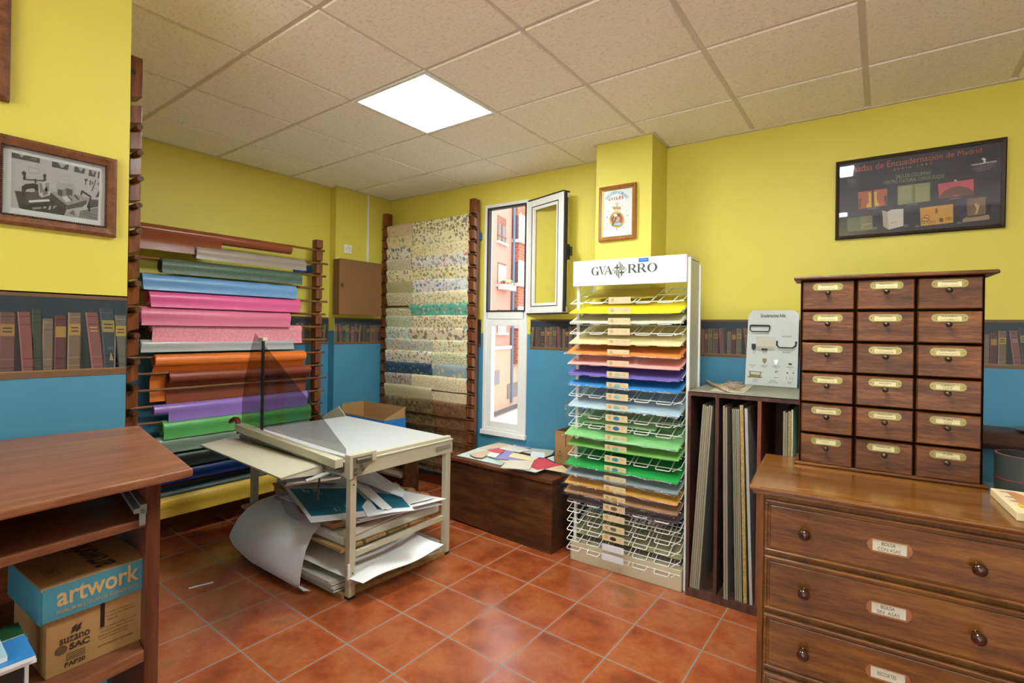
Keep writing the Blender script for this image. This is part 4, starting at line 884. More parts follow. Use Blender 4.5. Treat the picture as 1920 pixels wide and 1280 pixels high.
for k, z in enumerate(LZ):
    zt = z-.017
    if tm is None:
        m = tray_mesh(ST.M @ Matrix.Translation((0, 0, zt))); tr = m.build('tray', M_WHITE, t, smooth=True); tm = tr
    else:
        tr = tm.copy(); COL.objects.link(tr); tr.parent = t; tr.location = (0, 0, zt-(LZ[0]-.017)); WM[tr.name] = WM[t.name]
    W0 = ST.M @ Matrix.Translation((0, 0, z))
    WM[tr.name] = WM[t.name] @ Matrix.Translation((0, 0, zt-(LZ[0]-.017)))
    m = MB(W0); c = S(222, 200, 156) if k < 24 else S(226, 226, 230); sh = -.0008*k
    m.box(.256+sh, .396+sh, -.041, -.039, -.020, .020, col=c)
    P = lambda a, b: (a+sh, -.0414, b)
    if k < 24:
        ink = S(190, 166, 120)
        m.add(ell(lambda a, b: P(a, b), .282, .003, .011, .011, 14), [tuple(range(14))], col=ink)
        m.face(rect(P, .360, .380, .004, .006), col=ink); m.face(rect(P, .362, .378, -.002, .0), col=ink)
    if k in OV: m.face(ell(P, .326, 0, .021, .0115, 20), col=S(*OV[k]))
    m.build('tray_label', M_PRINT, tr)
# sheets in the trays
SHEETS = [ # tray, front t, s0, s1, thickness, colour, film, label
 (0, .05, .05, .50, .002, (196,174,72), 0, 'olive yellow sheet lying far back in the topmost wire tray'),
 (1, -.045, -.012, .690, .005, (240,222,40), 0, 'bright yellow sheets in the second wire tray from the top'),
 (2, -.040, -.010, .690, .006, (222,220,200), 0, 'off-white sheets in the third wire tray from the top'),
 (4, -.040, -.010, .690, .007, (226,208,152), 0, 'ivory sheets in the wire tray just above the orange ones'),
 (5, -.048, -.026, .692, .007, (238,148,70), 1, 'orange sheets in the wire tray between ivory and pink'),
 (6, -.045, -.016, .690, .008, (240,170,162), 0, 'salmon pink sheets in the wire tray below the orange ones'),
 (7, -.040, -.012, .690, .007, (112,96,178), 0, 'purple sheets in the wire tray below the pink ones'),
 (8, -.040, -.012, .690, .006, (52,140,212), 1, 'bright blue sheets in the wire tray below the purple ones'),
 (10, -.045, -.010, .690, .007, (186,208,218), 2, 'very pale blue sheets in a film bag below the bright blue ones'),
 (11, .10, -.0, .690, .003, (150,192,146), 0, 'greyish green sheets lying far back below the pale blue bag'),
 (12, .01, .08, .54, .004, (158,202,150), 0, 'short pale green sheets pushed back above the light green bag'),
 (13, -.050, -.028, .690, .008, (140,206,130), 1, 'light green sheets in film, upper of the three green heaps'),
 (14, -.045, -.012, .690, .006, (120,178,86), 0, 'mid green sheets directly below the light green bag'),
 (16, -.045, -.020, .690, .007, (30,168,74), 1, 'vivid green sheets, lowest of the green ones'),
 (17, -.045, -.026, .690, .006, (150,162,166), 2, 'blue-grey sheets in film below the vivid green ones'),
 (18, -.045, -.026, .690, .007, (222,164,70), 1, 'amber sheets in the wire tray below the blue-grey ones'),
 (19, -.045, -.028, .690, .007, (170,128,92), 2, 'light brown sheets in crinkled film below the amber ones'),
 (20, -.030, -.012, .690, .010, (84,72,78), 0, 'dark plum sheets, lowest of the filled trays'),
 (24, .03, .0, .690, .004, (168,168,120), 0, 'olive sheet lying in the second wire tray from the floor'),
]
for k, f0, s0, s1, th, c, film, lab in SHEETS:
    zt = LZ[k]-.0135
    root = thing('paper_sheets', lab, 'paper sheets', ST.p((s0+s1)/2, .1, tz(zt, .1)), .0355, 'coloured papers in the wire stand')
    m = MB(ST.M); rd = random.Random(k)
    for q in range(3):
        e = [rd.uniform(-.003, .003) for _ in range(3)]; h = th/3; o = h*q
        m.grid(lambda a, b: (s0+(s1-s0-.0)*a+e[0], (f0+.035*max(0, (a-.955)/.045)*0)+e[1]+(.255-f0)*b, tz(zt+o, f0+(.255-f0)*b)+.002*math.sin(a*6+k)*(1-b)), 12, 5, thick=(0, 0, h*.95))
    m.build('sheets', plain('coloured_paper_%d' % k, S(*c), .6, nz=.03), root, smooth=False)
    if film:
        m = MB(ST.M); w = .004+.004*film
        m.grid(lambda a, b: (s0-.012+(s1-s0+.016)*a, f0-.012+(.25-f0)*b+.004*math.sin(a*23), tz(zt+th+.002, f0-.012+(.25-f0)*b)+w*(.5+.5*math.sin(a*19+k)*math.sin(a*41+b*9))*(1-b)), 36, 8)
        m.grid(lambda a, b: (s0-.012+(s1-s0+.016)*a, f0-.012-.006*math.sin(b*PI)+.004*math.sin(a*23), tz(zt, f0-.012)-.006*film+b*(th+.006+.004*film)+.003*math.sin(a*31)), 36, 3)
        m.build('film_bag', M_FILM, root, smooth=True)
def wad(name, label, c, rx, rz, ry, amp, seed, nn=18):
    m = MB(ST.M)
    def P(a, b):
        th, ph = a*2*PI, b*PI; n = 1+amp*(math.sin(th*5+seed)*math.sin(ph*4)+.6*math.sin(th*9+ph*7+seed))
        return (c[0]+rx*math.cos(th)*math.sin(ph)*n, c[1]+ry*math.sin(th)*math.sin(ph)*n, c[2]+rz*math.cos(ph)*n)
    m.grid(P, nn, 12); return tag(m.build(name, M_FILM, smooth=True), label, 'plastic film')
wad('film_wad', 'crumpled clear film hanging at the right under the brown sheets', (.50, -.005, .375), .11, .035, .035, .25, 1)
wad('film_wad', 'crumpled clear film tongue hanging off the left of the pale blue sheets', (-.022, -.02, .965), .016, .06, .03, .25, 3)
m = MB(ST.M); m.grid(lambda a, b: (.405+.03*a+.008*math.sin(b*7), -.02+.01*math.sin(b*9+a*3), .37-.20*b), 4, 14); tag(m.build('film_strip', M_FILM, smooth=True), 'narrow clear film strip dangling before the lower empty trays', 'plastic film')
m = MB(ST.M); m.grid(lambda a, b: (.415+.07*a, -.050-.004*math.sin(a*9), 1.335-.03*b-.022*math.sin(a*PI)+.004*math.sin(a*17)), 12, 4); tag(m.build('film_flap', M_FILM, smooth=True), 'torn flap of clear film on the front of the orange sheets', 'plastic film')

# ================================================================== upright case of boards
CB = Frame((-.879, 2.872), .03); CWD = .80
t = thing('board_case', 'brown chipboard case of upright compartments holding grey boards', 'case', CB.p(CWD/2, .3, 0), .03)
CD = .56
MB(CB.M).box(.0, .017, 0, CD, 0, 1.121).build('side_panel', M_BOARD, t, bevel=.001); MB(CB.M).box(CWD-.017, CWD, 0, CD, 0, 1.121).build('side_panel', M_BOARD, t, bevel=.001)
MB(CB.M).box(0, CWD, 0, CD, 1.121, 1.142).build('top', M_BOARD, t, bevel=.001)
MB(CB.M).box(.017, CWD-.017, 0, CD, 0.0, .045).build('floor_board', M_BOARD, t, bevel=.001)
MB(CB.M).box(.017, CWD-.017, CD-.006, CD, .045, 1.121).build('back_panel', M_BOARD, t)
for s_, mat in ((.148, M_BOARD), (.357, wood('red_divider', S(110, 58, 40), S(136, 74, 52), S(150, 88, 62), 'z', 14, .5, 5)), (.58, M_BOARD)):
    MB(CB.M).box(s_, s_+.018, .0, CD-.006, .045, 1.121).build('divider', mat, t)
M_CHIP = speckle('chipboard_edge', S(150, 122, 70), S(196, 166, 108), 160)
M_GREEN = plain('pale_green_card', S(196, 214, 196), .7)
def lean(label, sb, st, w, mat, z0=.045, z1=1.085, t0=.012, dep=.48, name='board'):
    m = MB(CB.M); m.hull8([(sb, t0, z0), (sb+w, t0, z0), (sb+w, t0+dep, z0), (sb, t0+dep, z0)], [(st, t0, z1), (st+w, t0, z1), (st+w, t0+dep, z1), (st, t0+dep, z1)])
    return tag(m.build(name, mat), label, 'board', 'grey boards in the case')
for j, (sb, st, w, l) in enumerate(((.020, .078, .009, 'leftmost'), (.0305, .0885, .009, 'second from the left'), (.041, .099, .011, 'third from the left'), (.054, .1115, .007, 'fourth from the left'), (.063, .1205, .010, 'fifth from the left'))):
    lean('grey board leaning in the left compartment, %s there' % l, sb, st, w, M_GREYB, z1=1.075-.004*(j % 3))
lean('grey board standing in the middle compartment, nearest its left divider', .205, .188, .010, M_GREYB, z1=1.08, t0=-.008)
lean('grey board standing in the middle compartment, second from its left divider', .217, .200, .009, M_GREYB, z1=1.072, t0=-.008)
for j, (sb, w) in enumerate(((.258, .008), (.268, .007), (.277, .008), (.2865, .007))): lean('thin grey board in the middle pack left of the chipboard, %s of four' % ('first', 'second', 'third', 'fourth')[j], sb, sb-.028, w, M_GREYB, z1=1.066)
lean('speckled tan chipboard standing in the middle compartment', .300, .268, .017, M_CHIP, z1=1.09)
lean('pale grey board right of the speckled chipboard', .330, .292, .014, plain('light_grey_board', S(170, 170, 164), .8), z1=1.074)
lean('grey board at the left of the right compartment', .478, .474, .010, M_GREYB, z1=1.078); lean('second grey board in the right compartment', .489, .485, .009, M_GREYB, z1=1.072)
lean('tan chipboard standing in the right compartment', .501, .497, .013, M_CHIP, z1=1.08)
lean('pale green card standing in the right compartment', .516, .512, .006, M_GREEN, z1=1.09, name='card')
m = MB(CB.M); m.grid(lambda a, b: (.524+.012*b+.030*a*b*b, .012+.4*(1-a)-.01, .045+1.05*b), 6, 10, thick=(.0015, 0, 0)); tag(m.build('card', M_GREEN, smooth=True), 'pale green card with a flared top corner, rightmost visible in the case', 'card', 'grey boards in the case')
MB_ = MB(CB.M); MB_.box(.004, .77, -.004, .55, 1.146, 1.150); tag(MB_.build('grey_card', plain('grey_card_top', S(146, 146, 132), .75, nz=.06, scale=100)), 'big grey card covering the top of the board case', 'card')
ZC2 = (1280, 690, 230/1920)
def c2(x, y, z): return hit(ZC2[0]+x*ZC2[2], ZC2[1]+y*ZC2[2], 'z', z)
slab('paper_piece', 'cream square of card lying on the grey card top', 'paper piece', [c2(x, y, 1.1515) for x, y in ((432, 348), (620, 238), (1105, 268), (965, 383))], 1.1502, .0015, plain('cream_card', S(216, 206, 180), .7))
m = MB(); a, b = c2(372, 205, 1.165), c2(700, 345, 1.164); pts = [a+(b-a)*i/8+Vector((0, 0, .003*math.sin(i*1.7))) for i in range(9)]; m.tube(pts, [.008, .009, .009, .0095, .009, .009, .0085, .009, .008], 10); tag(m.build('rolled_tape', plain('peach_film_roll', S(206, 180, 158), .35, nz=.1), smooth=True), 'thin pinkish rolled strip lying on the grey card top', 'rolled strip')
m = MB(); c = c2(800, 345, 1.155); 
def wd(a, b):
    th, ph = a*2*PI, b*PI; n = 1+.22*math.sin(th*4+1)*math.sin(ph*5)+.15*math.sin(th*9+ph*4)
    return c+Vector((.050*math.cos(th)*math.sin(ph)*n, .03*math.sin(th)*math.sin(ph)*n, .026-.020*math.cos(ph)*n+.022*math.sin(ph)*math.sin(th*2)**2*.6))
m.grid(wd, 20, 12); tag(m.build('film_wad', glass('peach_film', (.92, .80, .74, 1), gl=.18, rough=.15, bump=.8, bs=60), smooth=True), 'crumpled pinkish film at the end of the rolled strip', 'plastic film')

# white display board
q = hit(1396, 718, 'y', 3.44); DB = Frame((-.705, 3.43), .03)
t = thing('sample_board', 'white board of bag handles and locks leaning on the wall on the board case', 'sample board', DB.p(.15, 0, 1.1515))
def DP(x, y, l=0.0):                                       # pixel of the 904-wide enlargement -> (s, z)
    return DB.px(1390+x*120/904, 570+y*170/1280)
out = [(48, 1120), (100, 165), (160, 85), (748, 85), (818, 135), (788, 1168)]
oz = [DP(*p) for p in out]; zmin = min(z for s_, z in oz)
pb = [(s_, z) for s_, z in oz]; pb[0] = (pb[0][0], 1.1515); pb[-1] = (pb[-1][0], 1.1515)
m = MB(); m.prism([DB.p(s_, 0, z) for s_, z in pb], DB.v*.012); bd = m.build('panel', plain('board_white', S(214, 220, 220), .4, nz=.02), t, bevel=.001)
def B3(x, y, l=.003): s_, z = DP(x, y); return DB.p(s_, -l, z)
def sbox(x0, y0, x1, y1): (a, b), (c_, d) = DP(x0, y0), DP(x1, y1); return a, c_, min(b, d), max(b, d)
m = MB()
def btext(s_, x0, y0, x1, y1, col=S(50, 50, 50), **k):
    a0, a1, b0, b1 = sbox(x0, y0, x1, y1); sl = (DP(x1, (y0+y1)/2)[1]-DP(x0, (y0+y1)/2)[1])
    text(m, s_, lambda a, b: DB.p(a, -.0006, b), a0, a1, b0, b1, col, **k)
btext('Encuadernaciones Avilés', 278, 188, 626, 135, S(28, 28, 28), bold=.02)
for s_, x0, y0, x1, y1 in (('ASA MTAL DORADO', 576, 468, 708, 448), ('ASA PLASTICO', 580, 692, 700, 672), ('CIERRE', 158, 675, 205, 662), ('LLAVE', 158, 694, 205, 683), ('RESBALON', 300, 680, 360, 668), ('NEGRO', 305, 698, 355, 688),
    ('RESBALON', 112, 866, 200, 855), ('ORO', 136, 888, 172, 878), ('RESBALON', 284, 876, 374, 864), ('DORADO', 306, 898, 350, 887), ('RESBALON', 444, 886, 542, 872), ('PLATA', 470, 906, 515, 895), ('PORTAMINAS', 640, 896, 738, 884), ('ORO', 672, 920, 704, 908),
    ('TARJETERO', 165, 1074, 225, 1060), ('EN LOMO', 158, 1096, 230, 1084), ('ESQUINAS', 412, 1086, 482, 1072), ('DORADAS Y PLATEADAS', 382, 1112, 512, 1098), ('OLLAOS', 650, 1106, 714, 1092), ('TUPIS', 660, 1130, 702, 1116)):
    btext(s_, x0, y0, x1, y1)
m.build('lettering', M_PRINT, bd, normals=False)
def hnd(pts, r, mat, name='bag_handle', n=8): MB().tube([B3(x, y, l) for x, y, l in pts], r, n).build(name, mat, t, smooth=True)
hnd([(135, 300, .01), (400, 305, .01)], .0052, M_BLACK); hnd([(132, 300, .012), (130, 355, .016), (155, 386, .018), (385, 388, .018), (405, 355, .016), (404, 305, .012)], .0036, M_BLACK)
hnd([(505, 530, .004), (505, 575, .014), (540, 612, .02), (725, 620, .02), (770, 585, .014), (775, 540, .004)], .0042, M_BLACK)
for x, y in ((505, 530), (775, 540)): MB().lathe([(0, 0), (.0055, 0), (.0055, .004), (0, .005)], B3(x, y, 0), -DB.v).build('screw_boss', M_BLACK, t)
m = MB(); m.prism([B3(x, y, .002) for x, y in ((148, 558), (207, 560), (207, 620), (195, 642), (178, 648), (160, 640), (149, 618))], -DB.v*.006); m.build('lock', M_BLACK, t)
m = MB(); m.prism([B3(x, y, .004) for x, y in ((212, 450), (475, 462), (468, 640), (210, 632))], -DB.v*.004); m.build('clear_pocket', plain('yellowed_plastic', S(206, 204, 188), .3), t)
m = MB(); m.prism([B3(x, y, .008) for x, y in ((215, 592), (468, 604), (466, 640), (213, 632))], -DB.v*.003); m.build('pocket_lip', plain('yellowed_plastic2', S(186, 182, 160), .35), t)
m = MB(); m.prism([B3(x, y, .002) for x, y in ((288, 622), (372, 626), (370, 650), (290, 648))], -DB.v*.012); m.build('slide_lock', M_BLACK, t)
for x, y, mat in ((330, 800, M_BRASS), (492, 818, M_CHROME)):
    m = MB(); m.prism([B3(x+a, y+b, .001) for a, b in ((-30, -34), (30, -34), (26, 10), (0, 44), (-26, 10))], -DB.v*.006); m.prism([B3(x+a, y+b, .007) for a, b in ((-14, -12), (14, -12), (0, 20))], -DB.v*.003); m.build('clasp', mat, t, bevel=.001)
m = MB(); m.prism([B3(x, y, .001) for x, y in ((668, 832), (712, 838), (712, 858), (670, 854))], -DB.v*.006); m.build('catch', M_BLACK, t)
m = MB()
for pts in (((105, 940), (300, 955), (300, 962), (105, 948)), ((118, 948), (132, 948), (132, 1030), (118, 1022)), ((262, 955), (276, 955), (276, 1038), (262, 1035)), ((122, 985), (272, 1000), (272, 1036), (122, 1020)), ((95, 1018), (120, 1018), (120, 1026), (95, 1026)), ((276, 1028), (300, 1028), (300, 1036), (276, 1036))): m.prism([B3(x, y, .001) for x, y in pts], -DB.v*.005)
m.build('card_holder', M_BRASS, t)
m = MB(); m.prism([B3(x, y, .001) for x, y in ((478, 942), (525, 942), (525, 950), (496, 952), (496, 972), (480, 972))], -DB.v*.003); m.prism([B3(x, y, .001) for x, y in ((460, 1032), (520, 1034), (520, 1040), (460, 1038))], -DB.v*.003); m.build('corner_piece', M_BRASS, t)
for x, y, r in ((650, 970, .0048), (735, 972, .0042)):
    MB().lathe([(r*.5, 0), (r*1.0, 0), (r, .002), (r*.6, .003), (r*.5, .001)], B3(x, y, .0), -DB.v, 14).build('eyelet', M_BRASS, t, smooth=True); MB().lathe([(0, 0), (r*.55, 0), (r*.55, .0012), (0, .0012)], B3(x, y, 0), -DB.v, 12).build('eyelet_hole', plain('navy_hole', S(30, 40, 60), .4), t)
for x, y in ((635, 1022), (635, 1046), (686, 1030), (684, 1054), (720, 1036), (720, 1060)): MB().lathe([(0, 0), (.0022, 0), (.0022, .002), (0, .003)], B3(x, y, 0), -DB.v, 8).build('rivet', M_BRASS if y < 1040 else M_BLACK, t)
for x, y in ((582, 308), (735, 308), (160, 772)): MB().lathe([(0, 0), (.0010, 0), (.001, .001), (0, .001)], B3(x, y, 0), -DB.v, 6).build('pin_hole', M_BLACK, t)

# ================================================================== dresser
DR = Frame((-.381, 1.963), .075); DW, DD, DH = 1.16, .568, .932
t = thing('dresser', 'large varnished brown wooden chest of wide drawers in the right foreground', 'dresser', DR.p(DW/2, DD/2, 0), .075)
m = MB(DR.M); m.box(.03, DW-.03, .034, DD-.01, .07, DH-.028); m.build('carcass', M_DRESSV, t, bevel=.002)
m = MB(DR.M); m.box(.012, DW-.012, .014, DD-.005, 0, .075); m.build('plinth', M_DRESS, t, bevel=.006)
m = MB(DR.M); m.box(0, DW, 0, DD, DH-.020, DH); m.build('top', M_DRESS, t, bevel=.0085, seg=4)
m = MB(DR.M); m.box(.012, DW-.012, .012, DD-.004, DH-.032, DH-.020); m.build('top_moulding', M_DRESS, t, bevel=.004)
for a, b in ((.03, .048), (DW-.048, DW-.03)): MB(DR.M).box(a, b, .026, .036, .075, DH-.032).build('stile', M_DRESSV, t, bevel=.002)
labels = {0: ['BOLSA', 'CON ASAS'], 1: ['BOLSA', 'SIN  ASAS'], 2: ['RECORTES'], 3: ['']}
M_COPPER = plain('copper_frame', S(172, 124, 84), .3, .9, nz=.15)
for k, (z0, z1) in enumerate(((.704, .886), (.500, .688), (.294, .482), (.088, .276))):
    a, b = .052, DW-.052
    m = MB(DR.M); m.box(a, b, .022, .034, z0, z1)
    # cock bead border and raised panel
    for q0, q1, r0_, r1_ in ((a, b, z1-.010, z1), (a, b, z0, z0+.010), (a, a+.010, z0+.010, z1-.010), (b-.010, b, z0+.010, z1-.010)): m.box(q0, q1, .014, .022, r0_, r1_)
    dr = m.build('drawer', M_DRESS, t, bevel=.003)
    m = MB(DR.M); m.box(a+.016, b-.016, .017, .0225, z0+.016, z1-.018); m.build('drawer_panel', wood('dresser_panel_wood', S(102, 56, 20), S(134, 78, 32), S(158, 98, 46), 'x', 8, .24, 8, coat=.5, seed=k*3) if False else M_DRESS, dr, bevel=.003)
    zc = (z0+z1)/2-.001
    for s_ in (.175, .618, 1.0):
        MB(DR.M).lathe([(.0, 0), (.012, 0), (.009, .006), (.0085, .012), (.013, .016), (.0175, .022), (.0185, .029), (.016, .036), (.010, .041), (.0, .043)], (s_, .017, zc), (0, -1, 0), 18).build('knob', M_KNOB, dr, smooth=True)
    if s_ and labels[k][0]:
        cx, cz = .408, zc+.005; w, h = .048, .022
        m = MB(DR.M); T0 = .017
        m.box(cx-w, cx+w, T0-.003, T0, cz-h, cz-h+.005); m.box(cx-w, cx+w, T0-.004, T0, cz+h-.004, cz+h); m.box(cx-w, cx-w+.004, T0-.003, T0, cz-h, cz+h); m.box(cx+w-.004, cx+w, T0-.003, T0, cz-h, cz+h)
        for sg_ in (-1, 1): m.prism([(cx+sg_*w, T0-.002, cz-h*.95), (cx+sg_*(w+.008), T0-.002, cz-h*.5), (cx+sg_*(w+.011), T0-.002, cz), (cx+sg_*(w+.008), T0-.002, cz+h*.5), (cx+sg_*w, T0-.002, cz+h*.95)], (0, .002, 0)); m.lathe([(0, 0), (.0025, 0), (.002, .0015), (0, .002)], (cx+sg_*(w+.006), T0-.002, cz), (0, -1, 0), 8)
        m.build('label_frame', M_COPPER, dr)
        m = MB(DR.M); m.box(cx-w+.003, cx+w-.003, T0-.0015, T0-.0005, cz-h+.004, cz+h-.003, col=S(226, 222, 202))
        P = lambda a_, b_: Vector((a_, T0-.0019, b_)); L = labels[k]
        if len(L) == 2: text(m, L[0], P, cx-.020, cx+.016, cz+.003, cz+.014, S(60, 58, 52)); text(m, L[1], P, cx-.030, cx+.028, cz-.014, cz-.003, S(60, 58, 52))
        else: text(m, L[0], P, cx-.026, cx+.022, cz-.006, cz+.006, S(60, 58, 52))
        m.build('label_card', M_PRINT, dr, normals=False)

# ================================================================== small cabinet of eighteen drawers on the dresser
CN = Frame((-.297, 2.411), .0704)
t = thing('drawer_cabinet', 'dark wooden cabinet of eighteen small drawers with brass label holders standing on the dresser', 'drawer cabinet', CN.p(.3, .08, .933), .0704)
m = MB(CN.M); m.box(.018, .594, .012, .150, .944, 1.700); m.build('case', M_CABV, t, bevel=.002)
MB(CN.M).box(.004, .608, -.010, .153, .933, .945).build('base_moulding', M_CAB, t, bevel=.004)
MB(CN.M).box(-.006, .627, -.024, .156, 1.698, 1.713).build('top', M_CAB, t, bevel=.005)
m = MB(CN.M); m.box(.020, .592, .008, .013, .946, 1.699); m.build('drawer_gaps', plain('dark_gap', S(24, 12, 6), 1.0, **{'Specular IOR Level': 0.0}), t)
TX = [[('ESQUINERAS', 'DORADAS GRANDES'), ('ESQUINERAS', 'BRONCE GRANDES'), ('ESQUINERAS', 'BRONCE PEQUEÑAS'), ('ESQUINERAS', 'CONCHAS SURTIDAS'), ('RESBALÓN', 'PLASTICO NEGRO'), ('CUQUETIN',)],
      [('ESQUINERAS', 'DORADAS PEQUEÑAS'), ('ESQUINERAS', 'PLATA PEQUEÑAS'), ('ESQUINERAS', 'PLATA GRANDES'), ('AGUJAS',), ('RESBALÓN', 'DORADO GRANDES'), ('RESBALÓN', 'DORADO PEQUEÑOS')],
      [('ESQUINERAS', 'PLANAS DORADAS'), ('ESQUINERAS', 'PLANA BRONCE'), ('ESQUINERAS', 'PLANAS PLATA'), ('CIERRES', 'LLAVE'), ('TUPIS', 'PLATA'), ('TUPIS', 'PLASTICO NEGRO')]]
CX = [(.025, .206), (.213, .396), (.402, .588)]; ZR0, PZ = 1.697, .1262
for c in range(3):
    for r in range(6):
        a, b = CX[c]; z1 = ZR0-PZ*r-.003; z0 = z1-PZ+.006
        m = MB(CN.M); m.hull8([(a, .010, z0), (b, .010, z0), (b, .010, z1), (a, .010, z1)], [(a+.004, -.004, z0+.004), (b-.004, -.004, z0+.004), (b-.004, -.004, z1-.005), (a+.004, -.004, z1-.005)])
        dr = m.build('drawer', M_CAB, t, bevel=.002)
        cx = (a+b)/2+(.0, .001, -.002)[c]+((r*5+c*3) % 4-1.5)*.001; cz = z1-.026; w, h = .040, .0145; T0 = -.004
        m = MB(CN.M)
        m.box(cx-w, cx+w, T0-.003, T0, cz-h, cz-h+.004); m.box(cx-w, cx+w, T0-.004, T0, cz+h-.005, cz+h); m.box(cx-w, cx-w+.006, T0-.003, T0, cz-h+.004, cz+h-.005); m.box(cx+w-.006, cx+w, T0-.003, T0, cz-h+.004, cz+h-.005)
        for sg_ in (-1, 1):
            m.prism([(cx+sg_*w, T0-.0018, cz-h)]+[(cx+sg_*(w+.012*math.cos(x)), T0-.0018, cz+h*math.sin(x)) for x in (-.9, -.45, 0, .45, .9)]+[(cx+sg_*w, T0-.0018, cz+h)], (0, .0018, 0))
            m.lathe([(0, 0), (.0022, 0), (.0016, .0012), (0, .0016)], (cx+sg_*(w+.005), T0-.0018, cz), (0, -1, 0), 8)
        m.build('label_holder', M_BRASS, dr)
        m = MB(CN.M); m.box(cx-w+.005, cx+w-.005, T0-.0014, T0-.0004, cz-h+.003, cz+h-.004, col=S(228, 214, 160))
        P = lambda a_, b_: Vector((a_, T0-.0017, b_)); L = TX[c][r]; ink = S(66, 56, 44)
        if L[0] == 'AGUJAS': text(m, L[0], P, cx-.019, cx+.019, cz-.006, cz+.002, ink)
        elif L[0] == 'CUQUETIN': text(m, L[0], P, cx-.015, cx+.013, cz-.005, cz+.0, ink)
        elif L[0] == 'TUPIS': text(m, L[0], P, cx-.014, cx+.014, cz, cz+.008, ink); text(m, L[1], P, cx-(.011 if len(L[1]) < 6 else .026), cx+(.011 if len(L[1]) < 6 else .028), cz-.0095, cz-.004, ink)
        elif L[0] == 'CIERRES': text(m, L[0], P, cx-.018, cx+.018, cz+.0005, cz+.008, ink); text(m, L[1], P, cx-.013, cx+.013, cz-.009, cz-.0015, ink)
        else: text(m, L[0], P, cx-.022, cx+.022, cz+.0015, cz+.008, ink); text(m, L[1], P, cx-.026, cx+.026, cz-.008, cz-.0035, ink)
        m.build('label_card', M_PRINT, dr, normals=False)
        MB(CN.M).lathe([(0, 0), (.006, 0), (.0045, .004), (.0045, .010), (.008, .013), (.0102, .018), (.009, .024), (.0045, .028), (0, .0285)], ((a+b)/2+(.0, .002, -.004)[c], T0, cz-.0245), (0, -1, 0), 14).build('knob', M_METKN, dr, smooth=True)

# ================================================================== things on the right end of the dresser and behind it
q = hit(1866, 915, 'y', 2.46)
t = thing('leather_pot', 'black leather-covered round pot with a red line on the dresser', 'pot', (.405, 2.47, .9325))
m = MB(); R_ = .080; c = (.405, 2.47, .9325); H_ = .132
m.lathe([(0, 0), (R_, 0), (R_, .06), (R_, H_), (R_-.004, H_+.002), (R_-.007, H_), (R_-.007, .01), (0, .01)], c, (0, 0, 1), 40); m.build('body', plain('black_leather', S(44, 50, 49), .5, nz=.2, scale=60, bump=.2), t, smooth=True)
MB().lathe([(R_, .048), (R_+.0012, .0485), (R_+.0012, .051), (R_, .0515)], c, (0, 0, 1), 40, cap=False).build('red_line', plain('dark_red_thread', S(112, 34, 40), .5), t)
MB().lathe([(R_-.006, H_+.001), (R_-.001, H_+.0012), (R_-.001, H_+.003), (R_-.006, H_+.003)], c, (0, 0, 1), 40, cap=False).build('rim', plain('brown_rim', S(120, 74, 60), .5), t)
a, b = hit(1857, 914, 'z', .958), hit(1907, 960, 'z', .958)
d = (b-a).normalized(); e = Vector((-d.y, d.x, 0)); e = e if e.x > 0 else -e; L_ = (b-a).length
t = thing('punch_board', 'pale wooden board with pear-shaped holes at the right edge of the dresser', 'board', (a+b)/2+e*.15-Vector((0, 0, .0255)))
m = MB(); m.prism([Vector((p.x, p.y, .9325)) for p in (a, b, b+e*.36, a+e*.36)], (0, 0, .0255)); m.build('slab', M_PALE, t, bevel=.002)
m = MB()
def BPp(x, y): return hit(1780+x*140/815, 780+y*220/1280, 'z', .9587)
for x, y in ((600, 826), (660, 880), (715, 926)):
    o_ = BPp(x, y); m.face([o_+d*(.0045*math.cos(q_*PI/7))+e*(.013*math.sin(q_*PI/7)) for q_ in range(14)], col=S(52, 38, 24))
m.build('holes', M_PRINT, t, normals=False)
tag(slab('leather_patch', 'x', 'x', [BPp(x, y) for x, y in ((628, 830), (700, 835), (830, 880), (900, 960), (800, 975))], .9588, .0025, plain('tan_leather', S(196, 134, 92), .5)), 'tan leather patch lying on the pale wooden board', 'leather patch')
tag(slab('leather_patch', 'x', 'x', [BPp(x, y) for x, y in ((745, 955), (840, 985), (850, 1010), (770, 990))], .9588, .002, plain('yellow_leather', S(206, 176, 50), .5)), 'small yellow leather scrap on the pale wooden board', 'leather patch')
t = thing('wall_shelf', 'dark wooden shelf on the blue wall behind the dresser at the right edge', 'shelf', W.p(4.7, -.1, .9))
MB(W.M).box(4.34, 5.9, -.235, -.215, .955, 1.018).build('front_edge', M_CHEST, t, bevel=.003); MB(W.M).box(4.34, 5.9, -.215, 0, .998, 1.018).build('board', M_CHEST, t, bevel=.002); MB(W.M).box(4.34, 5.9, -.03, 0, .90, .998).build('rail', M_CHEST, t)
q = hit(1916, 822, 'y', 3.36); tag(MB().lathe([(.0, 0), (.05, 0), (.085, .012), (.085, .016), (.05, .02), (0, .02)], (q.x+.06, 3.42, 1.0185+.002), (0, 0, 1), 24).build('grey_dish', plain('grey_plastic_dark', S(92, 92, 84), .4), smooth=True), 'grey dish on the dark wall shelf at the right edge', 'dish')
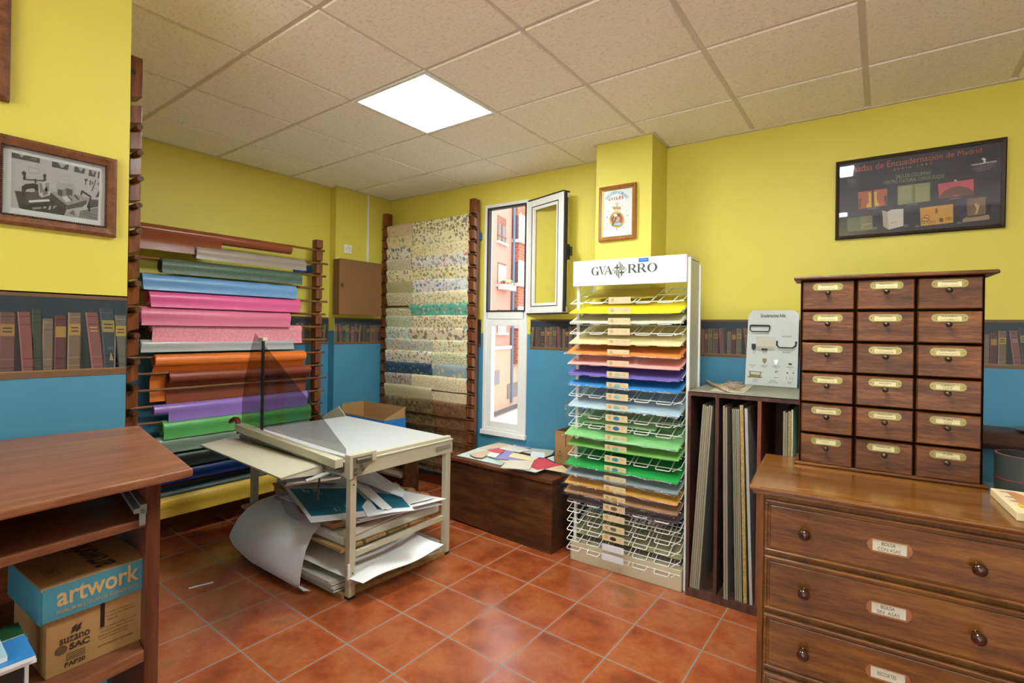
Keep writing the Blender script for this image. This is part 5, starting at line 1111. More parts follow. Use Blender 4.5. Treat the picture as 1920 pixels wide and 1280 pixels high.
# ================================================================== desk at the left with the paper box
ZD = 1.15
fr, br, bl, flp = [hit(x, y, 'z', ZD) for x, y in ((363, 877), (262, 797), (0, 824), (0, 956))]
d1 = (flp-fr).normalized(); d2 = (br-fr).normalized()
fl2 = fr+d1*.85; bl2 = Vector((PX+.012, fl2.y+.08, ZD)); bl_ = Vector((max(bl.x, PX+.012), bl.y, ZD)); br_ = Vector((max(br.x, PX+.03), br.y, ZD))
t = thing('computer_desk', 'reddish brown wooden desk with a keyboard shelf in the left foreground', 'desk', ((fr.x+bl2.x)/2, 0.1, 0))
dz = lambda p, z: Vector((p.x, p.y, z))
m = MB(); m.prism([dz(p, ZD-.020) for p in (fr, br_, bl_, bl2, fl2)], (0, 0, .020)); m.build('top', M_DESK, t, bevel=.006, seg=3)
pf = hit(302, 897, 'z', ZD-.02); pi = pf+d1*.028
def plank(p0, p1, z0, z1): return [dz(p, z0) for p in (p0, p1)], [dz(p, z1) for p in (p0, p1)]
dep = .56; back = d2*dep; back.z = 0
m = MB(); P_ = [pf, pf+back, pi+back, pi]
for p in P_: p.x = max(p.x, PX+.01)
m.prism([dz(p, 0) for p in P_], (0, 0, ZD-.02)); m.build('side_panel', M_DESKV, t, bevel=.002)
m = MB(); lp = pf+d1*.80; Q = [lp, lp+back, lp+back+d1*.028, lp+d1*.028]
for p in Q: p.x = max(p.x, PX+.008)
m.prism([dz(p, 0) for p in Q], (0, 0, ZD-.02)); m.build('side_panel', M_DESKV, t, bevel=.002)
nd = Vector((-d1.y, d1.x, 0))
kz1 = hitp(283, 968, pf, nd).z; kz0 = hitp(283, 984, pf, nd).z
lz1 = hitp(293, 1206, pf, nd).z; lz0 = hitp(292, 1228, pf, nd).z
fwd = d2.copy(); fwd.z = 0
def shelf_(name, z0, z1, inset, mat=M_DESK):
    a = pi-fwd*inset; m = MB(); P4 = [a, pi+fwd*.52, pi+fwd*.52+d1*.765, a+d1*.765]
    for p in P4: p.x = max(p.x, PX+.0215)
    m.prism([dz(p, z0) for p in P4], (0, 0, z1-z0)); return m.build(name, mat, t, bevel=.003)
shelf_('keyboard_shelf', kz0, kz1, .0); shelf_('lower_shelf', lz0, lz1, .004); shelf_('bottom_shelf', .10, .122, .0)
MB().box(PX+.012, PX+.020, lp.y+.06, pi.y+.05, .05, ZD-.022).build('back_panel', M_DESK, t)
m = MB(); a = pi+d1*.001; P4 = [a-fwd*.01, a+fwd*.46, a+fwd*.46+d1*.012, a-fwd*.01+d1*.012]
m.prism([dz(p, kz1+.014) for p in P4], (0, 0, .020)); m.prism([dz(p+d1*.012, kz1+.018) for p in P4], (0, 0, .010)); a2 = a-fwd*.010+d1*.002; m.prism([dz(p, kz1-.010) for p in (a2, a2+fwd*.004, a2+fwd*.004+d1*.012, a2+d1*.012)], (0, 0, .034)); m.build('drawer_slide', plain('zinc_slide', S(140, 146, 140), .4, .5), t)
# paper box
zs_ = lz1+.0005
BLp, BRp = hit(81, 1279, 'z', zs_), hit(273.5, 1195, 'z', zs_)
bu = (BRp-BLp); bw = bu.length; bang = math.atan2(bu.y, bu.x); BF = Frame((BLp.x, BLp.y), bang)
def bp(x, y): return BF.px(x, y)
s_tl, z_tl = bp(57.3, 1112.7); s_tr, z_tr = bp(259.3, 1047); zt_ = (z_tl+z_tr)/2; _, zb1 = bp(63.5, 1175.7); _, zb2 = bp(264, 1101.8); zl = (zb1+zb2)/2
t = thing('paper_box', 'cardboard paper box with a blue lid on the lower shelf of the desk', 'box', BF.p(bw/2, .1, zs_), bang)
bd_ = min(.24, .30); dpt = .215
m = MB(BF.M); m.box(.004, bw-.004, .003, dpt, zs_, zt_-.004); m.box(bw*.52, bw*.52+.008, .0022, .004, zl-.055, zl+.01, mi=1); bx = m.build('carton', [M_CARD, M_BLACK], t, bevel=.002)
m = MB(BF.M); m.box(-.006, bw+.003, -.004, dpt+.004, zt_-.006, zt_); lid = m.build('lid', M_CARD, t, bevel=.001)
M_LIDB = plain('lid_blue_print', S(66, 132, 152), .7, nz=.05)
m = MB(BF.M); m.box(-.004, bw+.003, -.005, -.001, zl, zt_-.001); m.box(-.007, -.003, -.001, dpt, zl-.004, zt_-.001); m.box(bw+.002, bw+.005, -.001, dpt, zl, zt_-.001); m.build('lid_side', M_LIDB, lid)
m = MB(); P = lambda a, b: BF.p(a, -.0056, b); h = zt_-zl
text(m, 'artwork', P, bw*.10, bw*.90, zl+h*.36, zl+h*.93, S(206, 168, 112), bold=.018); text(m, 'PREMIUM MULTIPURPOSE BUSINESS PAPER', P, bw*.10, bw*.90, zl+h*.14, zl+h*.25, S(186, 160, 120), bold=.01)
P = lambda a, b: BF.p(a, b, zt_+.0006)
m.build('lid_lettering', M_PRINT, lid, normals=False)
m = MB(); text(m, 'artwork', lambda a, b: BF.p(bw*.98-b, a, zt_+.0006), .02, .19, .045, .10, S(40, 30, 22), bold=.015); m.build('lid_top_lettering', M_PRINT, lid, normals=False)
m = MB(); m.face(rect(P, bw*.10, bw*.22, .05, .052), col=S(60, 44, 28)); m.face(rect(P, bw*.10, bw*.22, .10, .102), col=S(60, 44, 28)); m.face(rect(P, bw*.10, bw*.105, .05, .10), col=S(60, 44, 28)); m.face(rect(P, bw*.215, bw*.22, .05, .10), col=S(60, 44, 28)); text(m, 'A4', P, bw*.13, bw*.19, .063, .09, S(60, 44, 28))
m.build('lid_stamp', M_PRINT, lid, normals=False)
m = MB(); P = lambda a, b: BF.p(a, .0022, b); H2 = zl-zs_; ik = S(64, 48, 32)
text(m, 'suzano', P, bw*.14, bw*.42, zs_+H2*.50, zs_+H2*.60, ik, bold=.01); text(m, 'SAC', P, bw*.23, bw*.42, zs_+H2*.36, zs_+H2*.47, ik, bold=.04); m.face(ell(P, bw*.155, zs_+H2*.41, .010, .009, 14), col=S(110, 84, 54)); text(m, 'PAP20', P, bw*.19, bw*.38, zs_+H2*.08, zs_+H2*.16, ik, bold=.02)
for sx_ in (0, 1): m.face([P(bw*(.24+.045*sx_), zs_+H2*.63), P(bw*(.285+.045*sx_), zs_+H2*.66), P(bw*(.30+.045*sx_), zs_+H2*.78), P(bw*(.255+.045*sx_), zs_+H2*.74)], col=ik)
for k in range(4): m.face(rect(P, bw*.20, bw*.38, zs_+H2*(.19+.035*k), zs_+H2*(.203+.035*k)), col=S(104, 78, 50))
rows = ('Produzido por e Manufactured by', 'Manufactured by / Fabricado por', 'Suzano S.A.', '', 'Papel não revestido de fibras recicladas', 'Uncoated paper. Contains 500 sheets', 'Conservar em local seco e fresco', 'Produced by Suzano S.A. Brasil', '', 'INDUSTRIA BRASILEIRA - MADE IN BRAZIL')
for k, r in enumerate(rows):
    if r: text(m, r, P, bw*((.57 if k < 3 else .50)+.01*(k % 3)), bw*((.57 if k < 3 else .50)+.01*(k % 3)+.0098*len(r)), zs_+H2*(.74-.062*k), zs_+H2*(.775-.062*k), ik)
m.build('carton_print', M_PRINT, bx, normals=False)
# magazines and files beside the box
def ms(x, y, z): return hit(x, y, 'z', z)
zq = zs_
a, b = ms(0, 1300, zq), ms(52, 1270, zq)
FFr = BF
def mprism(px, z, h, mat, name, label, cat, group=None, bev=0):
    P4 = [ms(x, y, z+h) for x, y in px]; m = MB(); m.prism([dz(p, z) for p in P4], (0, 0, h)); return tag(m.build(name, mat, bevel=bev), label, cat, group)
zc_ = zs_+.100
mprism([(44, 1243), (-40, 1275), (-70, 1235), (10, 1205)], zs_+.001, .098, plain('black_file', S(30, 34, 36), .5), 'file_box', 'black file box under the blue magazines on the desk shelf', 'file box')
for i, (x, l) in enumerate(((45, 'nearer the file box'), (54, 'nearer the paper box'))):
    a_ = ms(x, 1262, zs_+.06); m = MB(); m.prism([dz(p, zs_+.001) for p in (a_, a_+d1*.006, a_+d1*.006+fwd*.10, a_+fwd*.10)], (0, 0, .090)); tag(m.build('white_board', M_PAPER), 'thin white board standing beside the black file box, %s' % l, 'board')
M_MAGP = plain('page_edges', S(224, 226, 228), .6)
def magazine(px, z, h, cover, name_, lab, green=None):
    P4 = [ms(x, y, z+h) for x, y in px]; root = thing('magazine', lab, 'magazine', dz(P4[0], z))
    m = MB(); m.prism([dz(p, z) for p in P4], (0, 0, h-.001)); m.build('pages', M_MAGP, root)
    m = MB(); m.prism([dz(p, z+h-.001) for p in P4], (0, 0, .001)); c_ = m.build('cover', plain(name_, cover, .3, nz=.04), root)
    if green:
        A, B, C, D = [dz(p, z+h+.0004) for p in P4]; L = lambda a, b: A*(1-a)*(1-b)+B*a*(1-b)+C*a*b+D*(1-a)*b
        m = MB(); m.face(rect(L, .0, 1, .62, 1), col=S(36, 84, 44)); m.face(rect(L, .0, 1, .60, .62), col=S(200, 210, 200)); m.build('cover_print', M_PRINTG, root, normals=False)
magazine([(69, 1232), (-60, 1282), (-110, 1225), (36, 1172)], zc_, .008, S(60, 128, 190), 'blue_cover', 'blue magazine lowest of the pile on the desk shelf')
magazine([(67, 1227), (-60, 1276), (-112, 1216), (34, 1166)], zc_+.009, .008, S(58, 136, 204), 'blue_cover2', 'blue and green covered magazine on the pile on the desk shelf', True)
magazine([(14, 1228), (-70, 1262), (-100, 1230), (-4, 1190)], zc_+.018, .010, S(170, 204, 222), 'pale_cover', 'pale blue magazine on top of the pile at the left edge', None)

# ================================================================== pictures
def frame_box(FR, s0, s1, z0, z1, w, dpt, mat, root, gold=None, bev=.003, name='frame'):
    m = MB(FR.M); o = [(s0, z0), (s1, z0), (s1, z1), (s0, z1)]; q = [(s0+w, z0+w), (s1-w, z0+w), (s1-w, z1-w), (s0+w, z1-w)]
    k = w*.3; q2 = [(s0+k, z0+k), (s1-k, z0+k), (s1-k, z1-k), (s0+k, z1-k)]
    for i in range(4):
        j = (i+1) % 4; A, B, C, D, E_, G_ = o[i], o[j], q[j], q[i], q2[i], q2[j]
        # mitred member: flat back, raised outer half, sloping inner half
        P3 = lambda p, t: (p[0], t, p[1])
        m.add([P3(A, 0), P3(B, 0), P3(C, 0), P3(D, 0), P3(A, -dpt*.8), P3(B, -dpt*.8), P3(G_, -dpt), P3(E_, -dpt), P3(C, -dpt*.72), P3(D, -dpt*.72)],
              [(0, 3, 2, 1), (0, 1, 5, 4), (4, 5, 6, 7), (7, 6, 8, 9), (9, 8, 2, 3)])
    m.build(name, mat, root)
# photograph on the near partition
NP = Frame((PX, 0), PI/2)                                  # s = y
def n2(x, y): return NP.px(x/6.4, 250+y/6.4, -.006)
s1_, zt1 = NP.px(221, 298, -.02); _, zb1_ = NP.px(217, 444, -.02); s0_ = NP.px(-22, 250, -.02)[0]; _, zt0 = NP.px(2, 250, -.02); _, zb0 = NP.px(0, 418, -.02)
z0, z1 = (zb0+zb1_)/2, (zt0+zt1)/2
t = thing('framed_photograph', 'black and white workshop photograph in a carved brown frame on the near yellow wall', 'picture', (PX, (s0_+s1_)/2, z0))
frame_box(NP, s0_, s1_, z0, z1, .028, .020, M_FRAME, t, bev=.004)
m = MB(NP.M); w = .028
for k in range(44):
    for (a, b) in ((s0_+w+(s1_-s0_-2*w)*k/43, z1-w), (s0_+w+(s1_-s0_-2*w)*k/43, z0+w)): m.lathe([(0, 0), (.0028, 0), (.002, .0024), (0, .003)], (a, -.017, b), (0, -1, 0), 6)
for k in range(36):
    for a in (s0_+w, s1_-w): m.lathe([(0, 0), (.0028, 0), (.002, .0024), (0, .003)], (a, -.017, z0+w+(z1-z0-2*w)*k/35), (0, -1, 0), 6)
m.build('beading', plain('dark_bead', S(62, 40, 26), .4), t)
m = MB(); lv = [0]
def NQ(pts, g, l):
    m.face([NP.p(n2(x, y)[0], -.006-l*.0003, n2(x, y)[1]) for x, y in pts], col=S(g, g+2, g))
m.face(rect(lambda a, b: NP.p(a, -.006, b), s0_+.02, s1_-.02, z0+.02, z1-.02), col=S(206, 212, 208))
NQ([(138, 226), (1197, 455), (1173, 1046), (128, 886)], 168, 1)
for pts, g in (([(138, 226), (480, 300), (478, 360), (138, 290)], 62), ([(624, 335), (826, 378), (815, 442), (622, 402)], 58), ([(893, 395), (1022, 425), (1010, 487), (889, 460)], 60), ([(1070, 436), (1156, 455), (1138, 525), (1060, 508)], 64), ([(1180, 458), (1197, 462), (1190, 540), (1170, 535)], 60)): NQ(pts, g, 2)
for pts, g in (([(225, 245), (300, 262), (255, 290)], 150), ([(690, 350), (800, 372), (742, 416)], 160), ([(935, 405), (1005, 420), (965, 460)], 150), ([(1090, 442), (1150, 455), (1110, 500)], 140), ([(370, 290), (440, 305), (440, 325), (370, 312)], 110)): NQ(pts, g, 3)
for pts, g, l in (([(340, 402), (470, 428), (470, 490), (340, 470)], 140, 2), ([(346, 410), (464, 434), (464, 482), (346, 462)], 172, 3), ([(728, 505), (832, 522), (830, 562), (726, 548)], 146, 2), ([(733, 511), (827, 527), (825, 556), (731, 543)], 174, 3),
    ([(175, 690), (300, 700), (640, 720), (700, 850), (230, 895), (205, 800)], 52, 3), ([(230, 890), (690, 850), (800, 900), (770, 985), (560, 950), (270, 908)], 46, 3), ([(300, 730), (440, 690), (640, 770), (560, 810), (330, 850)], 70, 4), ([(345, 805), (585, 790), (600, 815), (350, 830)], 206, 5), ([(330, 850), (640, 815), (640, 830), (340, 868)], 30, 5),
    ([(258, 640), (300, 610), (400, 598), (460, 615), (460, 690), (420, 690), (410, 660), (320, 668), (300, 700), (302, 755), (262, 750)], 34, 5), ([(275, 545), (530, 560), (530, 576), (275, 560)], 66, 5), ([(255, 470), (285, 448), (315, 475), (305, 510), (310, 545), (275, 545), (280, 510)], 48, 5), ([(515, 500), (537, 480), (558, 505), (548, 535), (552, 570), (522, 565), (525, 535)], 48, 5), ([(410, 545), (432, 545), (436, 600), (414, 600)], 50, 6),
    ([(455, 590), (605, 575), (600, 740), (500, 772), (465, 740)], 178, 6), ([(465, 600), (500, 598), (520, 700), (480, 720)], 120, 7), ([(540, 600), (590, 590), (585, 700), (540, 690)], 132, 7), ([(510, 690), (560, 640), (575, 730), (515, 755)], 116, 7),
    ([(610, 705), (720, 690), (880, 720), (1080, 790), (800, 860), (700, 790)], 142, 4), ([(620, 720), (800, 860), (790, 920), (690, 850), (620, 790)], 62, 4), ([(800, 865), (1040, 800), (1040, 840), (990, 880), (800, 915)], 76, 4), ([(670, 620), (700, 595), (890, 605), (905, 700), (870, 740), (680, 700)], 156, 5), ([(690, 670), (750, 680), (745, 760), (690, 735)], 66, 6), ([(745, 680), (800, 660), (800, 750), (745, 755)], 120, 6), ([(790, 655), (870, 680), (865, 745), (795, 745)], 74, 7),
    ([(740, 765), (800, 752), (850, 810), (790, 825)], 190, 6), ([(880, 745), (905, 740), (955, 795), (935, 802)], 60, 6), ([(805, 755), (820, 752), (875, 808), (860, 812)], 70, 6), ([(970, 690), (985, 683), (1095, 755), (1090, 775), (985, 705), (980, 745), (965, 742)], 36, 6), ([(1075, 770), (1095, 770), (1060, 890), (1040, 885)], 36, 6), ([(1080, 790), (1180, 800), (1175, 880), (1050, 900)], 60, 5), ([(1050, 870), (1085, 880), (1075, 940), (1060, 935)], 30, 6),
    ([(960, 930), (1175, 890), (1173, 1046), (940, 1010)], 118, 4), ([(990, 960), (1170, 1020), (1170, 1030), (985, 970)], 84, 5), ([(1000, 940), (1172, 985), (1172, 994), (995, 948)], 84, 5), ([(780, 960), (880, 905), (950, 1010), (800, 990)], 152, 5), ([(830, 960), (880, 920), (900, 990)], 96, 6), ([(380, 890), (495, 880), (495, 905), (400, 915)], 130, 5), ([(520, 880), (555, 875), (555, 895), (518, 905)], 150, 5), ([(590, 872), (615, 868), (605, 915), (578, 918)], 160, 5), ([(640, 868), (690, 860), (650, 905), (630, 905)], 130, 5),
    ([(1005, 548), (1050, 545), (1052, 565), (1034, 575), (1030, 620), (1018, 620), (1022, 572)], 60, 4), ([(1075, 565), (1090, 563), (1086, 625), (1073, 625)], 70, 4), ([(1105, 580), (1118, 578), (1108, 615), (1098, 612)], 70, 4), ([(1142, 560), (1152, 562), (1105, 695), (1096, 690)], 60, 4), ([(1165, 600), (1190, 590), (1185, 640)], 90, 4), ([(1140, 770), (1190, 680), (1185, 760)], 50, 4)):
    NQ(pts, g, l)
m.build('photograph', M_PRINT, t, normals=False)
MB(NP.M).box(s0_+.022, s1_-.022, -.0105, -.0095, z0+.022, z1-.022).build('glass', M_PICGL, t)
sA, zA = NP.px(19, 190, -.02)
t = thing('picture_frame', 'dark brown picture frame cut off at the upper left corner of the view', 'picture', (PX, sA-.2, zA))
frame_box(NP, sA-.42, sA, zA, zA+.33, .028, .022, M_FRAME, t); MB(NP.M).box(sA-.40, sA-.02, -.012, -.002, zA+.02, zA+.31).build('picture', plain('pale_mount', S(190, 190, 180), .5), t)

# framed clock-face print on the column
CF = Frame((ca.x, ca.y), .0) ; fc = W.M @ Vector((CS0, CT, 0)); CF = Frame((fc.x, fc.y), .0305)
def c3(x, y, t_=-.012): return CF.px(1110+x*90/886, 330+y*130/1280, t_)
oc = [CF.px(x, y, -.026) for x, y in ((1121, 350.5), (1191.5, 342), (1191.5, 447), (1123, 452))]
s0_, s1_ = (oc[0][0]+oc[3][0])/2, (oc[1][0]+oc[2][0])/2; z1, z0 = (oc[0][1]+oc[1][1])/2, (oc[2][1]+oc[3][1])/2
t = thing('framed_print', 'small framed print with a gold crest and clock hands on the yellow column', 'picture', CF.p((s0_+s1_)/2, 0, z0))
frame_box(CF, s0_, s1_, z0, z1, .020, .026, wood('chestnut_frame', S(120, 70, 34), S(156, 98, 52), S(182, 124, 72), 'z', 12, .3), t, bev=.006)
frame_box(CF, s0_+.018, s1_-.018, z0+.018, z1-.018, .012, .018, plain('gilt', S(186, 160, 84), .35, .7), t, name='gilt_slip')
m = MB(); m.face(rect(lambda a, b: CF.p(a, -.010, b), s0_+.02, s1_-.02, z0+.02, z1-.02), col=S(218, 220, 218))
def cP(l): return lambda x, y: (lambda q: CF.p(q[0], -.0102-l*.0003, q[1]))(c3(x, y))
p1, p2, p3, p4 = cP(1), cP(2), cP(3), cP(4)
def cfill(P, pts, c): m.face([P(x, y) for x, y in pts], col=S(*c))
def cell_(P, x, y, rx, ry, c, n=16): cfill(P, [(x+rx*math.cos(2*PI*i/n), y+ry*math.sin(2*PI*i/n)) for i in range(n)], c)
word = 'ENCUADERNACIONES'
for i, ch in enumerate(word):
    a = -1.02+2.04*i/(len(word)-1); cxx, cyy = 458+218*math.sin(a), 520-222*math.cos(a)-.06*(cxx-458 if False else 218*math.sin(a))
    v, f = glyphs(ch, .02); hw, hh = 15, 26; 
    m.add([p2(cxx+math.cos(a)*(x-.5)*2*hw+math.sin(a)*(y-.5)*2*hh, cyy+math.sin(a)*(x-.5)*2*hw-math.cos(a)*(y-.5)*2*hh) for x, y in v], f, col=S(96, 158, 190))
for i, ch in enumerate('AVILES'):
    v, f = glyphs(ch, .05); xx = 305+48*i; yy = 466-9*i; wd_ = 34 if ch != 'I' else 14
    m.add([p2(xx+(34-wd_)/2+wd_*x, yy-60*y-7*x) for x, y in v], f, col=S(160, 60, 46))
for ch, x, y, c in (('12', 440, 530, (110, 80, 90)), ('9', 268, 782, (150, 60, 50)), ('3', 638, 745, (150, 60, 50)), ('6', 448, 1000, (150, 60, 50)), ('1', 552, 560, (80, 80, 80)), ('2', 620, 642, (80, 80, 80)), ('4', 628, 858, (80, 80, 80)), ('5', 562, 962, (80, 80, 80)), ('7', 338, 976, (80, 80, 80)), ('8', 270, 892, (80, 80, 80)), ('10', 290, 664, (80, 80, 80)), ('11', 356, 586, (80, 80, 80))):
    v, f = glyphs(ch, .03); s_ = 1.0 if c[0] > 100 else .6; m.add([p2(x+(44 if ch == '12' else 9 if ch == '1' else 32 if len(ch) == 2 else 22)*s_*xx, y-36*s_*yy) for xx, yy in v], f, col=S(*c))
for k in range(20): a = 2*PI*k/20; cell_(p1, 458+118*math.cos(a), 805+130*math.sin(a), 26, 28, (210, 168, 74), 9)
cell_(p1, 458, 805, 120, 132, (206, 160, 70)); cell_(p2, 458, 800, 100, 112, (154, 58, 44)); cell_(p3, 455, 790, 60, 60, (190, 150, 120)); cell_(p3, 430, 720, 34, 24, (226, 220, 210)); cell_(p3, 470, 880, 74, 34, (150, 180, 210)); cell_(p3, 440, 850, 50, 22, (214, 180, 110)); cell_(p3, 500, 720, 26, 30, (80, 60, 60))
for x in (-52, -18, 18, 52): cell_(p1, 458+x, 585, 26, 30, (196, 160, 80), 10); cell_(p2, 458+x, 598, 9, 12, (140, 60, 50), 8)
cfill(p2, [(400, 612), (516, 604), (520, 640), (396, 648)], (200, 190, 150)); cell_(p2, 458, 550, 10, 14, (190, 160, 90), 8)
cfill(p4, [(340, 785), (440, 762), (520, 735), (440, 775), (342, 796)], (40, 52, 50)); cfill(p4, [(435, 770), (455, 790), (378, 925), (368, 915)], (40, 52, 50)); cell_(p4, 446, 780, 10, 11, (40, 50, 50), 10)
m.build('print', M_PRINT, t, normals=False)

# exhibition poster, top leaning slightly off the wall
po = W.M.inverted() @ Vector((.128, 3.55, 0))
TILT = .045
c0 = W.p(po.x, -.004, 2.04)
PM = Matrix.Translation(c0) @ Matrix.Rotation(W.ang, 4, 'Z') @ Matrix.Rotation(TILT, 4, 'X')   # local: x right, y into the wall, z up
PMI = PM.inverted(); pn = (PM.to_3x3() @ Vector((0, 1, 0)))
def pq(px, py, l=0.0): return PMI @ hitp(px, py, PM @ Vector((0, -l, 0)), pn)
def pz(x, y, l=.012): return pq(1540+x*380/1920, 230+y*380/1920, l)
oc = [pq(x, y, .02) for x, y in ((1565, 306.5), (1888, 253), (1887.5, 422), (1568, 452.5))]
s0_, s1_ = (oc[0].x+oc[3].x)/2, (oc[1].x+oc[2].x)/2; z1, z0 = (oc[0].z+oc[1].z)/2, (oc[2].z+oc[3].z)/2
t = thing('framed_poster', 'wide dark exhibition poster about bookbinding in a black frame on the right wall', 'poster', c0)
class PF: M = PM
frame_box(PF, s0_, s1_, z0, z1, .019, .020, wood('ebony_frame', S(34, 26, 20), S(48, 36, 28), S(64, 48, 38), 'x', 14, .4), t, bev=.003)
m = MB(PM)
m.face([(s0_+.012, -.008, z0+.012), (s1_-.012, -.008, z0+.012), (s1_-.012, -.008, z1-.012), (s0_+.012, -.008, z1-.012)], col=S(34, 36, 52))
def PZ(pts, c, l=1):
    m.face([(lambda q: (q.x, -.0082-.0003*l, q.z))(pz(x, y)) for x, y in pts], col=S(*c))
def ptx(s_, x0, x1, yb0, yt0, yb1, yt1, c, **k):        # baseline/top at both ends, pixels of the enlargement
    v, f = glyphs(s_, **k); o_ = []
    for x, y in v:
        q = pz(x0+(x1-x0)*x, (yb0+(yb1-yb0)*x)*(1-y)+(yt0+(yt1-yt0)*x)*y); o_.append((q.x, -.0089, q.z))
    m.add(o_, f, col=S(*c))
ptx('Jornadas de Encuadernación de Madrid', 190, 1522, 512, 425, 292, 232, (190, 92, 70))
ptx('Junio 1997', 685, 1050, 458, 428, 402, 374, (150, 140, 80), space=1.5)
ptx('SALA DE COLUMNAS', 705, 1040, 530, 490, 486, 452, (122, 150, 96)); ptx('CENTRO CULTURAL CONDE DUQUE', 588, 1166, 590, 552, 524, 484, (122, 150, 96))
for y, h, x0, x1 in ((590, 10, 205, 350), (608, 10, 196, 362)): ptx('Ayuntamiento de Madrid', x0, x1, y+h, y, y+h-8, y-8, (90, 96, 104))
for x in range(250, 325, 14): PZ([(x, 535), (x+8, 533), (x+8, 575), (x, 577)], (92, 92, 84))
ptx('Ayuntamiento de Madrid', 1428, 1662, 412, 396, 380, 362, (176, 176, 180)); ptx('Centro Cultural del Conde Duque', 1450, 1636, 432, 418, 402, 386, (150, 150, 156)); ptx('Concejalía de Cultura', 1430, 1650, 450, 434, 420, 404, (140, 140, 146)); ptx('Madrid', 1476, 1606, 462, 450, 438, 426, (140, 140, 146))
PZ([(1424, 396), (1660, 356), (1662, 362), (1424, 404)], (190, 190, 190)); PZ([(1522, 336), (1540, 330), (1562, 340), (1556, 352), (1560, 372), (1534, 376), (1540, 354), (1522, 350)], (206, 206, 206))
PZ([(348, 657), (624, 620), (627, 782), (356, 816)], (176, 92, 62)); PZ([(478, 640), (494, 638), (498, 796), (480, 798)], (62, 58, 56), 2)
PZ([(440, 662), (470, 658), (474, 800), (428, 802), (430, 770), (450, 762), (448, 690)], (212, 176, 70), 2); PZ([(500, 656), (528, 652), (524, 690), (530, 750), (546, 760), (546, 784), (504, 790)], (212, 176, 70), 2)
PZ([(360, 722), (384, 718), (384, 740), (374, 742), (376, 806), (360, 808)], (84, 66, 52), 2); PZ([(598, 690), (622, 686), (626, 776), (604, 780), (604, 750), (592, 720)], (84, 66, 52), 2)
PZ([(722, 600), (1032, 562), (1030, 740), (724, 778)], (136, 142, 96)); PZ([(862, 584), (888, 580), (888, 756), (864, 760)], (112, 116, 78), 2)
for x0, x1 in ((735, 850), (900, 1018)): PZ([(x0, 612), (x1, 598), (x1, 734), (x0, 748)], (146, 152, 108), 2)
PZ([(1105, 578), (1444, 530), (1444, 676), (1116, 718)], (192, 84, 100)); PZ([(1116, 716), (1122, 690), (1160, 650), (1230, 612), (1310, 598), (1390, 612), (1444, 650), (1444, 676), (1310, 694), (1290, 680), (1262, 682), (1240, 702)], (104, 66, 50), 2); PZ([(1256, 540), (1284, 535), (1284, 556), (1260, 558)], (170, 180, 160), 2)
PZ([(244, 905), (372, 888), (372, 1020), (246, 1032)], (100, 104, 88)); PZ([(372, 888), (484, 876), (486, 1010), (372, 1020)], (124, 120, 92)); PZ([(388, 960), (476, 948), (476, 958), (398, 970), (398, 1000), (388, 1002)], (160, 156, 130), 2)
PZ([(577, 828), (628, 842), (638, 1012), (586, 980)], (176, 168, 150)); PZ([(628, 842), (664, 822), (778, 814), (778, 976), (638, 1012)], (204, 200, 188)); PZ([(655, 945), (720, 930), (720, 940), (660, 955)], (190, 170, 130), 2)
PZ([(934, 808), (1250, 768), (1250, 944), (944, 978)], (208, 154, 68)); PZ([(1080, 812), (1100, 810), (1102, 856), (1082, 858)], (120, 80, 50), 2); PZ([(1112, 898), (1130, 906), (1140, 894), (1150, 908), (1162, 906), (1152, 922), (1156, 942), (1136, 936), (1122, 944), (1120, 920)], (74, 70, 44), 2)
def pring(x, y, rx, ry):
    for i in range(18):
        a, b = 2*PI*i/18, 2*PI*(i+1)/18; PZ([(x+rx*math.cos(a), y+ry*math.sin(a)), (x+rx*math.cos(b), y+ry*math.sin(b)), (x+(rx-5)*math.cos(b), y+(ry-5)*math.sin(b)), (x+(rx-5)*math.cos(a), y+(ry-5)*math.sin(a))], (96, 66, 40), 2)
for r in ((1000, 890, 32, 18), (965, 945, 18, 14), (1022, 938, 20, 14), (985, 915, 40, 20), (1196, 908, 20, 12), (1222, 906, 18, 14), (1060, 940, 26, 12)): pring(*r)
PZ([(1376, 720), (1556, 698), (1558, 880), (1384, 902)], (118, 96, 74)); PZ([(1340, 912), (1382, 884), (1590, 866), (1596, 912), (1338, 944)], (156, 130, 112)); PZ([(1452, 770), (1476, 758), (1480, 780), (1500, 774), (1496, 800), (1484, 850), (1470, 866), (1456, 860), (1470, 820)], (190, 160, 130), 2)
for s_, x, y in (('Encuadernación', 442, 812), ('Encuadernación', 810, 774), ('Encuadernación', 1222, 716)): ptx(s_, x, x+100, y+8, y-2, y-4, y-14, (170, 170, 176))
for x, y in ((490, 990), (784, 966), (890, 970), (1288, 938)):
    ptx('Premio', x, x+36, y+8, y-2, y+4, y-6, (176, 176, 180)); ptx('Madrid', x, x+40, y+20, y+11, y+15, y+6, (176, 176, 180))
m.build('print', M_PRINT, t, normals=False)
MB(PM).box(s0_+.014, s1_-.014, -.0130, -.0122, z0+.014, z1-.014).build('glass', M_PICGL, t)

